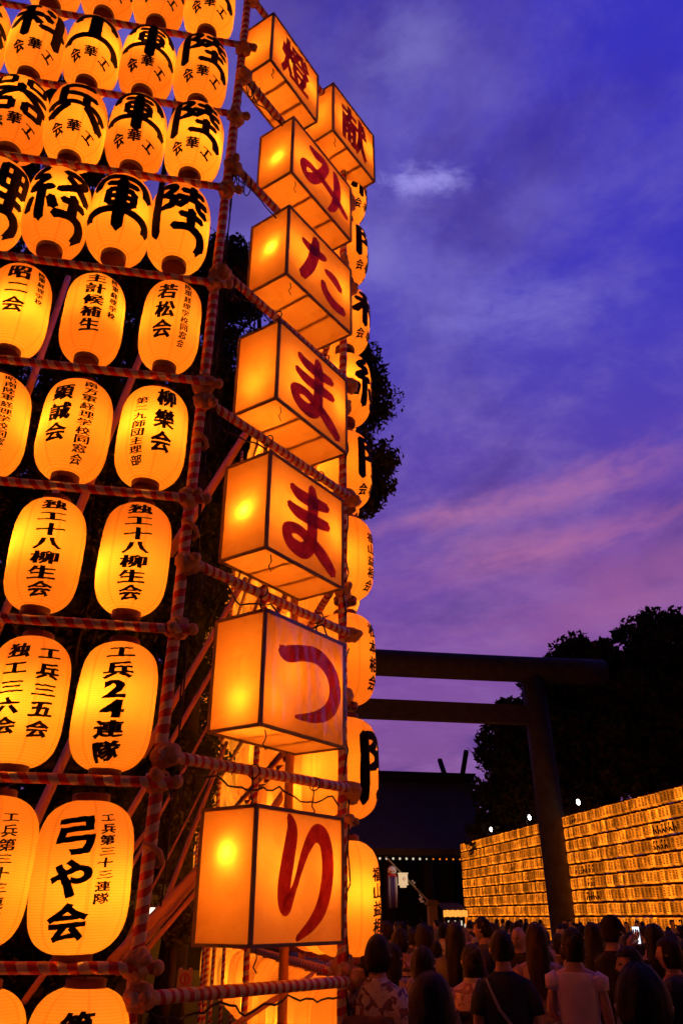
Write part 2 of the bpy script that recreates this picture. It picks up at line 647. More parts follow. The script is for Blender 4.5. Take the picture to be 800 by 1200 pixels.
BIG = {
    '陸': [vb(.11, .97, -.04, .13), [(.12, .93, .09), (.36, .93, .12), (.33, .80, .10), (.20, .73, .07)],
          [(.20, .73, .07), (.38, .66, .11), (.36, .52, .11), (.18, .45, .07)],
          hb(.50, .90, .87), vb(.70, 1.0, .66, .11), hb(.42, .98, .70, .085), seg(.60, .66, .46, .50, .08, .10),
          [(.78, .66, .09), (.82, .54, .09), (.98, .52, .12)], hb(.50, .92, .36, .085), vb(.70, .50, .12, .11),
          [(.40, .10, .11), (.70, .13, .10), (.92, .06, .14), (1.02, -.12, .17)]],
    '軍': [[(.06, .70, .15), (.12, .86, .13), (.30, .95, .10), (.70, .95, .10), (.88, .86, .13), (.95, .68, .17)],
          hb(.25, .75, .79, .075)] + boxs(.30, .70, .38, .66, .075) + [hb(.30, .70, .52, .07),
          [(-.04, .12, .19), (.08, .22, .13), (.5, .26, .09), (.92, .22, .13), (1.05, .08, .20)], vb(.5, .90, -.06, .14)],
    '工': [[(.12, .72, .16), (.20, .86, .13), (.5, .92, .11), (.80, .86, .13), (.90, .70, .17)], vb(.5, .9, .26, .17),
          [(-.04, .02, .20), (.10, .17, .14), (.5, .24, .12), (.88, .17, .15), (1.05, -.08, .22)]],
    '科': [seg(.42, .98, .10, .88, .11), hb(-.02, .52, .68, .1), vb(.26, .92, -.04, .13), seg(.23, .62, -.04, .28, .1, .14),
          seg(.32, .58, .50, .40, .09, .13), seg(.58, .92, .70, .80, .11, .13), seg(.54, .70, .68, .58, .11, .13),
          seg(.50, .30, 1.02, .44, .11, .13), vb(.86, 1.0, -.06, .15)],
    '兵': [[(.78, .98, .13), (.45, .92, .10), (.20, .84, .10)], vb(.22, .88, .42, .12), hb(.22, .84, .66, .085), vb(.64, .66, .40, .11),
          [(-.02, .24, .17), (.12, .36, .12), (.5, .41, .09), (.88, .36, .12), (1.02, .22, .17)],
          seg(.36, .34, .02, -.02, .10, .17), seg(.64, .34, 1.0, -.06, .10, .20)],
    '器': boxs(.06, .36, .74, .97, .07) + boxs(.62, .94, .74, .97, .07) + [hb(-.02, 1.02, .55, .09), vb(.5, .74, .50, .11),
          seg(.47, .55, .02, .28, .09, .14), seg(.53, .55, 1.0, .26, .09, .16)] + boxs(.12, .40, .0, .24, .08) + boxs(.62, .92, .0, .24, .08),
    '経': [[(.28, 1.0, .1), (.08, .82, .1), (.30, .76, .09), (.06, .56, .11), (.42, .56, .1)], vb(.24, .56, -.04, .12),
          seg(.08, .38, .0, .12, .1, .13), seg(.38, .38, .46, .16, .1, .13), [(.54, .93, .1), (.92, .93, .11), (.76, .70, .1), (.48, .52, .09)],
          seg(.60, .84, 1.0, .52, .09, .15), hb(.56, .96, .36, .09), vb(.75, .50, .10, .12),
          [(.46, .06, .12), (.75, .10, .1), (.94, .04, .14), (1.04, -.14, .18)]],
    '理': [hb(.02, .42, .90, .09), hb(.04, .40, .55, .09), vb(.22, .9, .14, .12), seg(-.02, .10, .46, .20, .12)] + boxs(.54, .94, .50, .94, .08) +
          [hb(.54, .94, .72, .075), vb(.74, .94, .08, .12), hb(.54, .96, .30, .085), [(.44, .04, .12), (.74, .08, .1), (.94, .02, .14), (1.04, -.16, .18)]],
    '大': [hb(.0, 1.0, .62, .12), [(.5, 1.0, .17), (.46, .5, .16), (.0, -.02, .20)], [(.52, .60, .12), (.72, .28, .17), (1.02, -.05, .22)]],
}
KANA = {
    'み': [[(.14, .88, .08), (.28, .86, .15), (.46, .92, .12), (.52, .86, .12), (.44, .62, .13), (.30, .34, .14), (.13, .16, .15), (.02, .24, .12),
           (.05, .40, .11), (.22, .46, .13), (.54, .44, .13), (.82, .36, .14), (1.04, .24, .10)], [(.72, .98, .07), (.78, .80, .14), (.78, .46, .14), (.70, .14, .11), (.58, -.06, .04)]],
    'た': [[(.06, .74, .08), (.24, .72, .14), (.44, .76, .13), (.56, .82, .07)], [(.34, 1.0, .10), (.33, .78, .16), (.24, .42, .15), (.06, .06, .12)],
          [(.54, .56, .07), (.74, .56, .15), (.90, .46, .10)], [(.50, .34, .08), (.56, .18, .14), (.74, .09, .16), (.98, .12, .12)]],
    'ま': [[(.14, .84, .08), (.30, .78, .14), (.62, .80, .14), (.84, .84, .10)], [(.10, .58, .08), (.28, .53, .14), (.62, .55, .14), (.86, .58, .10)],
          [(.52, 1.0, .09), (.54, .82, .16), (.54, .50, .15), (.52, .22, .16), (.38, .06, .17), (.16, .08, .15), (.10, .22, .13), (.28, .30, .12),
           (.56, .22, .15), (.78, .10, .17), (.96, -.04, .12)]],
    'つ': [[(.0, .80, .09), (.10, .74, .17), (.34, .82, .17), (.62, .86, .18), (.86, .72, .18), (.94, .46, .17), (.84, .22, .16), (.60, .07, .12), (.26, .0, .04)]],
    'り': [[(.16, 1.0, .05), (.23, .86, .15), (.18, .62, .17), (.12, .36, .17), (.16, .22, .15), (.30, .38, .07), (.46, .68, .10), (.64, .86, .14), (.82, .80, .17),
           (.88, .54, .18), (.80, .26, .16), (.62, .08, .11), (.34, -.06, .04)]],
}

LR, LH = .248, .735          # paper lantern radius and paper height


def prof(v):
    """lantern radius at height v above its middle"""
    q = min(1.0, abs(v) / (LH / 2 + .012))
    return LR * (1 - q ** 4.6) ** (1 / 2.3) * (1 - .02 * q)


def text_bm(items):
    """items: (verts2d, faces, cx, cy, w, h, rot, shear); flat lettering in metres"""
    bm = bmesh.new()
    for vs, fs, cx, cyy, w, h, rot, sh in items:
        ca, sa = math.cos(rot), math.sin(rot)
        nv = []
        for p in vs:
            x, y = p[0] * w, p[1] * h + sh * p[0] * w
            nv.append(bm.verts.new((cx + ca * x - sa * y, cyy + sa * x + ca * y, p[2] if len(p) > 2 else 0.0)))
        for f in fs:
            try:
                bm.faces.new([nv[i] for i in f])
            except ValueError:
                pass
    return bm


def wrap(bm, jit=.0045):
    """bend flat lettering round the lantern (facing -Y), just proud of the paper"""
    xs = [v.co.x for v in bm.verts]
    ys = [v.co.y for v in bm.verts]
    a = min(xs)
    while a < max(xs):
        bmesh.ops.bisect_plane(bm, geom=bm.verts[:] + bm.edges[:] + bm.faces[:], plane_co=(a, 0, 0), plane_no=(1, 0, 0), dist=1e-6)
        a += .022
    b = min(ys)
    while b < max(ys):
        bmesh.ops.bisect_plane(bm, geom=bm.verts[:] + bm.edges[:] + bm.faces[:], plane_co=(0, b, 0), plane_no=(0, 1, 0), dist=1e-6)
        b += .03 if abs(b) < .22 else .012
    for v in bm.verts:
        u, w = v.co.x, v.co.y
        du = jit * noise.noise(Vector((u * 45, w * 45, 1.0)))
        w += jit * noise.noise(Vector((u * 45, w * 45, 5.0)))
        u += du
        w = max(-LH / 2 + .008, min(LH / 2 - .008, w))
        r = prof(w) + .0062 + v.co.z * .3
        an = u / LR
        v.co = (r * math.sin(an), -r * math.cos(an), w)
    return bm


def column_items(cols, bold=.03, sh=.10):
    """cols: (string, x, top, bottom, char width)"""
    out = []
    for s, x, top, bot, cw in cols:
        n = len(s)
        ph = (top - bot) / n
        for i, ch in enumerate(s):
            g = glyph(ch, bold if n < 7 else bold * .75)
            hh = ph * (.92 if ch not in '一二三工' else .72)
            j = random.uniform(-.006, .006)
            out.append((g[0], g[1], x + j * .6, top - ph * (i + .5), cw, min(hh, cw * 1.12), random.uniform(-.03, .03), sh))
    return out


def big_items(ch, w, h, cyy):
    vs, fs = brush(BIG[ch], 7, 1.34)
    vs = [(x - .5, y - .47, z) for x, y, z in vs]
    return [(vs, fs, 0, cyy, w, h, 0, 0)]


def arc_items():
    out = []
    for ch, x, y, r in (('会', -.145, -.275, .20), ('華', .0, -.238, 0), ('工', .145, -.278, -.25)):
        g = glyph(ch, .045)
        out.append((g[0], g[1], x, y, .115, .105 if ch != '工' else .085, r, .06))
    return out


# ------------------------------------------------------------------ paper lantern
def lantern_shade(seed=0):
    n, vs, fs = 56, [], []
    zs = []
    k = 0
    N = 54
    for i in range(N + 1):
        q = i / N
        zs.append((q - .5) * LH)
    zs = [-LH / 2 + LH * (.5 - .5 * math.cos(PI * i / N)) * .35 + LH * (i / N) * .65 for i in range(N + 1)]
    for i, z in enumerate(zs):
        r = max(prof(z), .088)
        for j in range(n):
            a = 2 * PI * j / n
            wob = 1 + .0022 * math.sin(7 * a + seed) + .020 * noise.noise(Vector((math.cos(a) * 1.1 + seed * 7, math.sin(a) * 1.1, z * 3.2))) + .006 * noise.noise(Vector((math.cos(a) * 4 + seed * 3, math.sin(a) * 4, z * 14)))
            vs.append((r * wob * math.sin(a), -r * wob * math.cos(a), z + .003 * noise.noise(Vector((a, z * 8, seed)))))
    for i in range(N):
        for j in range(n):
            a, b = i * n + j, i * n + (j + 1) % n
            fs.append((a, b, b + n, a + n))
    return vs, fs


SHADE_ME = None


def cap_mb(z0, sgn):
    m = MB()
    n = 24
    prof_ = [(.0, .0), (.090, .0), (.098, .006), (.098, .050), (.090, .056), (.0, .056)]
    rings = []
    for r, z in prof_:
        rings.append([(r * math.cos(2 * PI * k / n), r * math.sin(2 * PI * k / n), z0 + sgn * z) for k in range(n)])
    vs = [v for r_ in rings for v in r_]
    fs = []
    for i in range(len(rings) - 1):
        for k in range(n):
            a, b = i * n + k, i * n + (k + 1) % n
            fs.append((a, b, b + n, a + n))
    m.add(vs, fs)
    for k in range(3):                                  # hanging eyelets of the cap
        a = 2 * PI * k / 3 + .5
        m.box((.07 * math.cos(a), .07 * math.sin(a), z0 + sgn * .060), (.012, .012, .012))
    return m


proto = {}


def make_lantern(items_key, items, label, group, loc, rz, bulb, power, scale=1.0, wide=1.0):
    """items: lettering; shares paper and cap meshes between lanterns"""
    root = thing('paper_lantern', label, 'paper lantern', (loc[0], loc[1], loc[2] - .42 * scale), rz, group)
    root.scale = (wide, wide, scale)
    root.rotation_euler = (random.uniform(-.022, .022), random.uniform(-.022, .022), rz)
    var = random.randrange(5)
    if ('shade', var) not in proto:
        o = mesh_obj('paper_shade', lantern_shade(var), M['paper'], root, True)
        proto[('shade', var)] = o
    else:
        o = link(proto[('shade', var)].copy())
        o.parent = root
    if 'caps' not in proto:
        c1 = cap_mb(LH / 2 - .012, 1).obj('wooden_cap', M['cap'], root)
        c2 = cap_mb(-LH / 2 + .012, -1).obj('wooden_cap', M['cap'], root)
        proto['caps'] = (c1, c2)
        parts = [o, c1, c2]
    else:
        parts = [o]
        for oc in proto['caps']:
            c = link(oc.copy())
            c.parent = root
            parts.append(c)
    for o in parts:
        o.location = (0, 0, .42)
    if items_key is not None:
        k = ('text', items_key)
        if k not in proto:
            o = mesh_obj('lettering', wrap(text_bm(items)), M['ink'], root)
            proto[k] = o
        else:
            o = link(proto[k].copy())
            o.parent = root
        o.location = (0, 0, .42)
    if power:
        lamp('lamp_bulb', (bulb[0], bulb[1], .42 + bulb[2]), power, root)
    return root


PW = 8.6                                               # lamp in a paper lantern
TXT = {}
for ch in BIG:
    TXT[ch + 'arc'] = big_items(ch, .46, .41, .035) + arc_items()
    TXT[ch + 'big'] = big_items(ch, .49, .50, -.02)
col = column_items
TXT['昭二会'] = col([('昭二会', -.02, .27, -.19, .17), ('陸軍経理学校', .165, .27, -.04, .072)], .04)
TXT['主計候補生'] = col([('主計候補生', -.01, .29, -.27, .165), ('陸軍経理学校', .155, .28, -.11, .072)], .042)
TXT['若松会'] = col([('若松会', -.05, .25, -.27, .165), ('陸軍経理学校同窓会', .125, .29, -.30, .070)], .04)
TXT['昭南会'] = col([('昭南陸軍経理学校同窓会', .10, .30, -.32, .088), ('西会', -.10, .26, -.14, .16)], .04)
TXT['顕誠会'] = col([('顕誠会', -.105, .24, -.23, .155), ('南方軍経理学校同窓会', .080, .30, -.345, .105)], .04)
TXT['柳樂会'] = col([('柳樂会', .085, .30, -.24, .155), ('第二九師団主理部', -.085, .19, -.325, .095)], .04)
TXT['独工'] = col([('独工十八柳生会', .0, .315, -.345, .19)], .05)
TXT['三五会'] = col([('工兵三五会', .105, .29, -.25, .15), ('独工三六会', -.09, .29, -.25, .14)], .045)
TXT['24連隊'] = col([('工兵24連隊', .0, .325, -.35, .185)], .05)
TXT['工兵三十三'] = col([('工兵第三十三連隊', .11, .28, -.26, .085), ('弓や会', -.06, .26, -.30, .18)], .042)
TXT['弓や会'] = col([('弓や会', -.035, .28, -.32, .205), ('工兵第三十三連隊', .125, .30, -.14, .082)], .045)
TXT['第連隊'] = col([('第四連隊', .0, .29, -.30, .17)], .045)
TXT['福山'] = col([('福山益相会', -.01, .20, -.34, .12)], .04)
TXT['松相会'] = col([('松本相会', -.01, .28, -.30, .13)], .04)

ROWZ = {'J': 1.10, 'I': 1.95, 'H': 2.82, 'G': 3.71, 'F': 4.59, 'E': 5.55, 'D': 6.53, 'C': 7.51, 'B': 8.44, 'A': 9.44}
ORD = ['topmost', 'second', 'third', 'fourth', 'fifth', 'sixth', 'seventh', 'eighth', 'ninth', 'tenth']
LEFT = {
    'A': ('arc', [(-.46, '陸'), (-.92, '軍'), (-1.39, '工'), (-1.86, '科')]),
    'B': ('arc', [(-.45, '陸'), (-.92, '軍'), (-1.39, '工'), (-1.85, '科'), (-2.32, '兵')]),
    'C': ('arc', [(-.45, '陸'), (-.91, '軍'), (-1.38, '兵'), (-1.84, '器'), (-2.31, '工')]),
    'D': ('big', [(-.46, '陸'), (-.92, '軍'), (-1.38, '経'), (-1.84, '理')]),
    'E': ('', [(-.44, '若松会'), (-.97, '主計候補生'), (-1.50, '昭二会'), (-2.02, '若松会')]),
    'F': ('', [(-.46, '柳樂会'), (-.98, '顕誠会'), (-1.49, '昭南会')]),
    'G': ('', [(-.49, '独工'), (-1.01, '独工'), (-1.51, '独工')]),
    'H': ('', [(-.49, '24連隊'), (-.97, '三五会'), (-1.46, '三五会')]),
    'I': ('', [(-.525, '弓や会'), (-1.03, '工兵三十三'), (-1.52, '弓や会')]),
    'J': ('', [(-.47, '第連隊'), (-.94, '第連隊'), (-1.43, '第連隊')]),
}
SAY = {'陸': 'bold 陸', '軍': 'bold 軍', '工': 'bold 工', '科': 'bold 科', '兵': 'bold 兵', '器': 'bold 器', '経': 'bold 経', '理': 'bold 理',
       '昭二会': '昭二会', '主計候補生': '主計候補生', '若松会': '若松会', '昭南会': '昭南陸軍経理学校', '柳樂会': '柳樂会', '顕誠会': '顕誠会',
       '独工': '独工十八柳生会', '24連隊': '工兵24連隊', '三五会': '工兵三五会', '弓や会': '弓や会', '工兵三十三': '工兵第三十三連隊', '第連隊': 'a character 第'}
NTH = ['beside the corner pole', 'second from the corner pole', 'third from the corner pole', 'fourth from the corner pole', 'fifth from the corner pole']
WALL_Y = 4.60
rows = list(LEFT)
for ri, rn in enumerate(rows):
    suf, lst = LEFT[rn]
    for ci, (x, key) in enumerate(lst):
        k = key + suf
        face = math.atan2(-x, WALL_Y) * .75 + random.uniform(-.07, .07)
        an = random.uniform(0, 2 * PI)
        bulb = (.065 * math.cos(an) - .02, .05 * math.sin(an) - .01, random.uniform(-.10, .06))
        make_lantern(k, TXT[k], 'lit paper lantern reading %s, %s row of front wall, %s' % (SAY[key], ORD[ri], NTH[ci]),
                     'lit paper lanterns on the front wall', (x + random.uniform(-.012, .012), WALL_Y, ROWZ[rn] + random.uniform(-.012, .012)),
                     face, bulb, PW * random.uniform(.85, 1.15), 1.02 if ri < 4 else .955,
                     {'E': .85, 'F': .91, 'G': .86, 'H': .89, 'I': .99, 'J': .99}.get(rn, .95))

# ------------------------------------------------------------------ side wall of lanterns running away behind the corner
P0, P1 = Vector((-.20, 4.60, 0)), Vector((1.035, 5.80, 0))
SIDE = Vector((-.0495, 1.0, 0)).normalized()
SIDE_A = math.atan2(SIDE.x, SIDE.y)                    # turned a little to the left of +Y
SZ = [1.0, 1.88, 2.76, 3.63, 4.51, 5.41, 6.30, 7.17, 8.08, 8.97, 9.87]
STXT = ['松相会', '福山', '陸big', '松相会', '福山', '陸arc', '経big', '科arc', '陸arc', '経arc', '陸arc']
SORD = ['lowest', 'second', 'third', 'fourth', 'fifth', 'sixth', 'seventh', 'eighth', 'ninth', 'tenth', 'eleventh']
PITCH = .50
NCOL = 76
IND = 13
side_base = Vector((P1.x + .092, P1.y + .34, 0))
far_items = []
for c in range(NCOL):
    for r, z in enumerate(SZ):
        p = side_base + SIDE * (PITCH * c)
        if c < IND:
            lab = ('lit paper lantern at the corner end of the side wall, %s from the ground' % SORD[r]) if c == 0 else \
                'lit paper lantern seen from behind in the long side wall, %s row up' % SORD[r]
            key = STXT[r] if c < 3 else None
            an = random.uniform(0, 2 * PI)
            make_lantern(key, TXT.get(key), lab, 'lit paper lanterns of the side wall' if c else 'corner lanterns of the side wall',
                         (p.x, p.y, z + random.uniform(-.012, .012)), PI / 2 - SIDE_A + random.uniform(-.06, .06) - ((.62 if STXT[r] in ('福山', '松相会') else .44) if c == 0 else 0),
                         (.08 * math.cos(an), .08 * math.sin(an), random.uniform(-.08, .05)), PW * random.uniform(.85, 1.15))
        else:
            far_items.append((p.x, p.y, z))
n = 12
far_lan = MB()
for (x, y, z) in far_items:
    vs, fs = [], []
    for i in range(9):
        zz = -LH / 2 + LH * i / 8
        rr = max(prof(zz), .09)
        vs += [(x + rr * math.cos(2 * PI * k / n), y + rr * math.sin(2 * PI * k / n), z + zz) for k in range(n)]
    for i in range(8):
        for k in range(n):
            a, b = i * n + k, i * n + (k + 1) % n
            fs.append((a, b, b + n, a + n))
    far_lan.add(vs, fs)
o = far_lan.obj('lantern_rows', M['glow_back'], None, True)
tag(o, 'receding far rows of lit paper lanterns at the end of the side wall', 'lanterns', None, 'stuff')

# ------------------------------------------------------------------ scaffold that carries the lanterns
scaf = thing('lantern_scaffold', 'tall scaffold of red and white striped poles carrying all the front lanterns', 'scaffold', (0, 0, 0))


def pole(name, a, b, rad, material, parent=scaf, n=18, jitter=0.0):
    """a straight pipe as its own mesh with its length along local Z (so that the tape winds round it)"""
    a, b = Vector(a), Vector(b)
    L = (b - a).length
    m = MB()
    k = max(2, int(L / .25))
    m.tube([(jitter * noise.noise(Vector((i * .7, a.x, a.z))), jitter * noise.noise(Vector((i * .7, a.y, 3 + a.z))), L * i / k) for i in range(k + 1)],
           rad, n)
    o = m.obj(name, material, parent, True)
    q = (b - a).to_track_quat('Z', 'Y')
    o.rotation_mode = 'QUATERNION'
    o.rotation_quaternion = q
    o.location = a
    return o


def left_x(z):
    return -.235 + .0135 * z


BARZ = [.60, 1.53, 2.40, 3.262, 4.141, 5.05, 5.966, 6.98, 7.89, 8.85, 9.90]
CAPZ = [1.40, 2.54, 3.71, 4.91, 6.13, 7.30, 8.48, 9.66]
pole('pole', (left_x(0), WALL_Y - .0, 0), (left_x(11.2), WALL_Y, 11.2), .036, M['stripe'], jitter=.004)
pole('pole', (P1.x, P1.y, 0), (P1.x + .02, P1.y, 9.75), .034, M['stripe'], jitter=.004)
pole('pole', (-2.75, WALL_Y + .1, 0), (-2.65, WALL_Y + .1, 11.2), .036, M['stripe'])
for i, z in enumerate(BARZ):
    pole('crossbar', (-3.0, WALL_Y - .075, z + .02), (left_x(z) + .10, WALL_Y - .075, z + random.uniform(-.01, .01)), .0285, M['stripe'])
for z in SZ[:-1]:
    a = P1 + Vector((-.09, .0, z + .44))
    pole('crossbar', a, a + SIDE * 39, .031, M['stripe'])
CAPDIR = (P1 - P0).normalized()
CAPN = Vector((CAPDIR.y, -CAPDIR.x, 0))                # outward, to the right and towards the viewer
for i, z in enumerate(CAPZ):
    a = Vector((left_x(z), WALL_Y, z)) + CAPN * .06 - CAPDIR * .06
    b = Vector((P1.x, P1.y, z + random.uniform(-.03, .03))) + CAPN * .06 + CAPDIR * .12
    pole('box_bar', a, b, .033, M['stripe_close'])
for k in range(7):                                     # uprights standing inside the side wall
    p = side_base + SIDE * (3.0 + 5 * k) + Vector((-.32, 0, 0))
    pole('pole', p, p + Vector((0, 0, 10.4)), .032, M['stripe'])


def clamp(loc, axis):
    """scaffold coupler under a taped cover: two crossing lumps and a bolt nub"""
    m = MB()
    for j in range(2):
        d = Vector((random.uniform(-1, 1), random.uniform(-1, 1), random.uniform(-.4, .4))).normalized()
        m.ball(Vector(loc) + d * .022, (.058 + .012 * random.random(), .052, .062 + .014 * random.random()), 14, 10, .35, Matrix.Rotation(random.uniform(-.8, .8), 3, axis))
    d = Vector((random.uniform(-.4, 1), -1, random.uniform(-.5, .5))).normalized()
    m.ball(Vector(loc) + d * .065, (.036, .036, .034), 10, 8, .2)
    m.tube([Vector(loc) + d * .05, Vector(loc) + d * .10], .022, 8)
    return m.obj('coupler', M['clamp'], scaf, True)


for z in BARZ[:-1]:
    clamp((left_x(z) + .005, WALL_Y - .03, z + .01), 'X')
    m = MB()
    m.ball((left_x(z) + .105, WALL_Y - .075, z), (.035, .037, .037), 10, 8, .1)
    m.obj('pipe_cap', M['clamp'], scaf, True)
for z in CAPZ:
    clamp(Vector((left_x(z), WALL_Y, z)) + CAPN * .05, 'Y')
    clamp(Vector((P1.x, P1.y, z)) + CAPN * .05 + CAPDIR * .06, 'X')
for z in SZ[:-1]:
    clamp((P1.x + .01, P1.y + .02, z + .46), 'Y')
for z in (3.95, 2.05, 4.62):                            # hooks on the corner pole
    m = MB()
    c = Vector((left_x(z), WALL_Y, z))
    m.tube([c + Vector((-.03, -.035, .04)), c + Vector((.01, -.045, .03)), c + Vector((.055, -.02, 0)), c + Vector((.07, .0, -.04)), c + Vector((.04, .02, -.06))], .018, 8)
    m.obj('hook', M['clamp'], scaf, True)

# raking braces inside the frame (screen-free: found from two points each, 5.6 to 8 m out)
for (x0, y0, d0, x1, y1, d1, rad, mt) in (
        (216, 622, 5.4, 288, 508, 6.6, .036, 'steel'), (188, 850, 5.6, 278, 695, 7.2, .026, 'steel'), (160, 940, 5.8, 252, 780, 7.4, .022, 'steel'),
        (152, 1020, 6.2, 244, 850, 7.8, .014, 'steel'), (160, 1098, 5.2, 243, 1008, 6.6, .036, 'steel'), (166, 1108, 5.6, 243, 1018, 6.8, .018, 'steel'),
        (173, 1112, 5.2, 243, 1030, 6.4, .016, 'steel'), (196, 1052, 6.4, 258, 890, 8.0, .020, 'steel'), (168, 1062, 6.6, 250, 900, 8.0, .010, 'steel'),
        (20, 1010, 5.3, 84, 870, 6.4, .036, 'steel'), (92, 600, 5.4, 166, 415, 6.6, .034, 'steel'), (60, 1130, 5.6, 160, 990, 7, .02, 'steel'),
        (300, 975, 7.2, 400, 835, 9.0, .034, 'steel'), (5, 720, 5.4, 60, 590, 6.2, .03, 'steel'), (40, 440, 5.4, 75, 340, 6.2, .03, 'steel'),
        (300, 1185, 6.3, 400, 1120, 7.6, .02, 'steel')):
    a, b = at_fw(x0, y0, d0), at_fw(x1, y1, d1)
    e = (b - a).normalized()
    pole('brace', a - e * .35, b + e * .35, rad, M[mt], n=12)
for x, D in ((331, 6.6), (352, 9.0)):
    a = at_fw(x, 1180, D)
    pole('upright', (a.x, a.y, 0), (a.x, a.y, 8.6), .036, M['steel'], n=12)

# dangling supply cables along the poles
cab = MB()
for j in range(7):
    x0 = left_x(4) + random.uniform(.03, .09)
    pts = []
    z = 10.6 - j * .8
    for i in range(26):
        pts.append((x0 + .035 * noise.noise(Vector((i * .5, j * 3.1, 0))), WALL_Y + .03 + .03 * noise.noise(Vector((i * .5, 0, j * 2.2))), z - i * .16))
    cab.tube(pts, .0055, 5)
for j in range(6):
    z = 9.2 - j * 1.4
    pts = [(P1.x + .03 + .05 * noise.noise(Vector((i * .6, j * 5.1, 7))), P1.y - .02 + .05 * noise.noise(Vector((i * .6, 4, j * 2.2))), z - i * .11) for i in range(18)]
    cab.tube(pts, .006, 5)
for j, z in enumerate(CAPZ[:-1]):                       # slack loops under the box bars
    a = Vector((left_x(z), WALL_Y, z)) + CAPN * .05
    pts = []
    for i in range(30):
        u = i / 29
        q = a + CAPDIR * (1.65 * u)
        pts.append(q + Vector((0, 0, -.05 - .06 * abs(math.sin(u * 9 + j)) - .05 * noise.noise(Vector((i * .4, j * 2.0, 1))))) + CAPN * (.04 * noise.noise(Vector((i * .4, j, 5)))))
    cab.tube(pts, .006, 5)
    for u in (.05, .12):
        c = a + CAPDIR * u + Vector((0, 0, -.08))
        ring = [c + CAPDIR * (.03 * math.cos(q)) + Vector((0, 0, -.10 + .10 * math.sin(q))) + CAPN * (.012 * q) for q in np.linspace(0, 7.5, 24)]
        cab.tube(ring, .0045, 5)
cab.obj('cable', M['wire'], scaf, True)

# ------------------------------------------------------------------ box lanterns of the corner
SPECS = [  # sign, s along the bar, width, depth, z top, z bottom, twist, [bulb (u, v, w, power)]
    ('り', .953, .869, .415, 2.323, 1.611, .023), ('つ', .959, .895, .416, 3.514, 2.784, .026), ('ま', .944, .902, .41, 4.70, 3.951, .022),
    ('ま', .988, .945, .406, 5.921, 5.18, .037), ('た', 1.051, .932, .42, 7.249, 6.469, .007), ('み', 1.076, .971, .39, 8.439, 7.694, .034),
    ('燈', .595, .758, .402, 9.551, 8.832, .056), ('献', 1.615, .78, .40, 9.70, 8.95, .012)]
BULBS = [  # (distance behind the end panel, across depth -1..1, height 0..1, power) then the second lamp further in
    (.040, .0, .66, 5.5), (.11, -.15, .25, 6.5), (.036, .05, .46, 7.5), (.15, .1, .30, 7), (.042, -.1, .52, 6), (.06, -.1, .42, 5.0), (.2, .1, .4, 4.0), (.2, .0, .4, 3.5)]
BLAB = {0: 'lowest box lantern, り in red, square clean sides, hot bulb showing through the end',
        1: 'box lantern painted with red つ under a wrinkled plastic film',
        2: 'box lantern with red ま directly above the one lettered つ, very bright bulb in its end',
        3: 'box lantern with red ま directly below the one lettered た, end panel evenly lit',
        4: 'box lantern painted with red た, third box from the bar with two small kanji boxes',
        5: 'box lantern painted with red み below the kanji boxes',
        6: 'box lantern painted with the red kanji 燈 at the top of the corner',
        7: 'box lantern painted with the red kanji 献, up at the sky edge'}
SWEEP = math.atan2(CAPDIR.y, CAPDIR.x)
P0f = Vector((-.166, 4.60, 0))
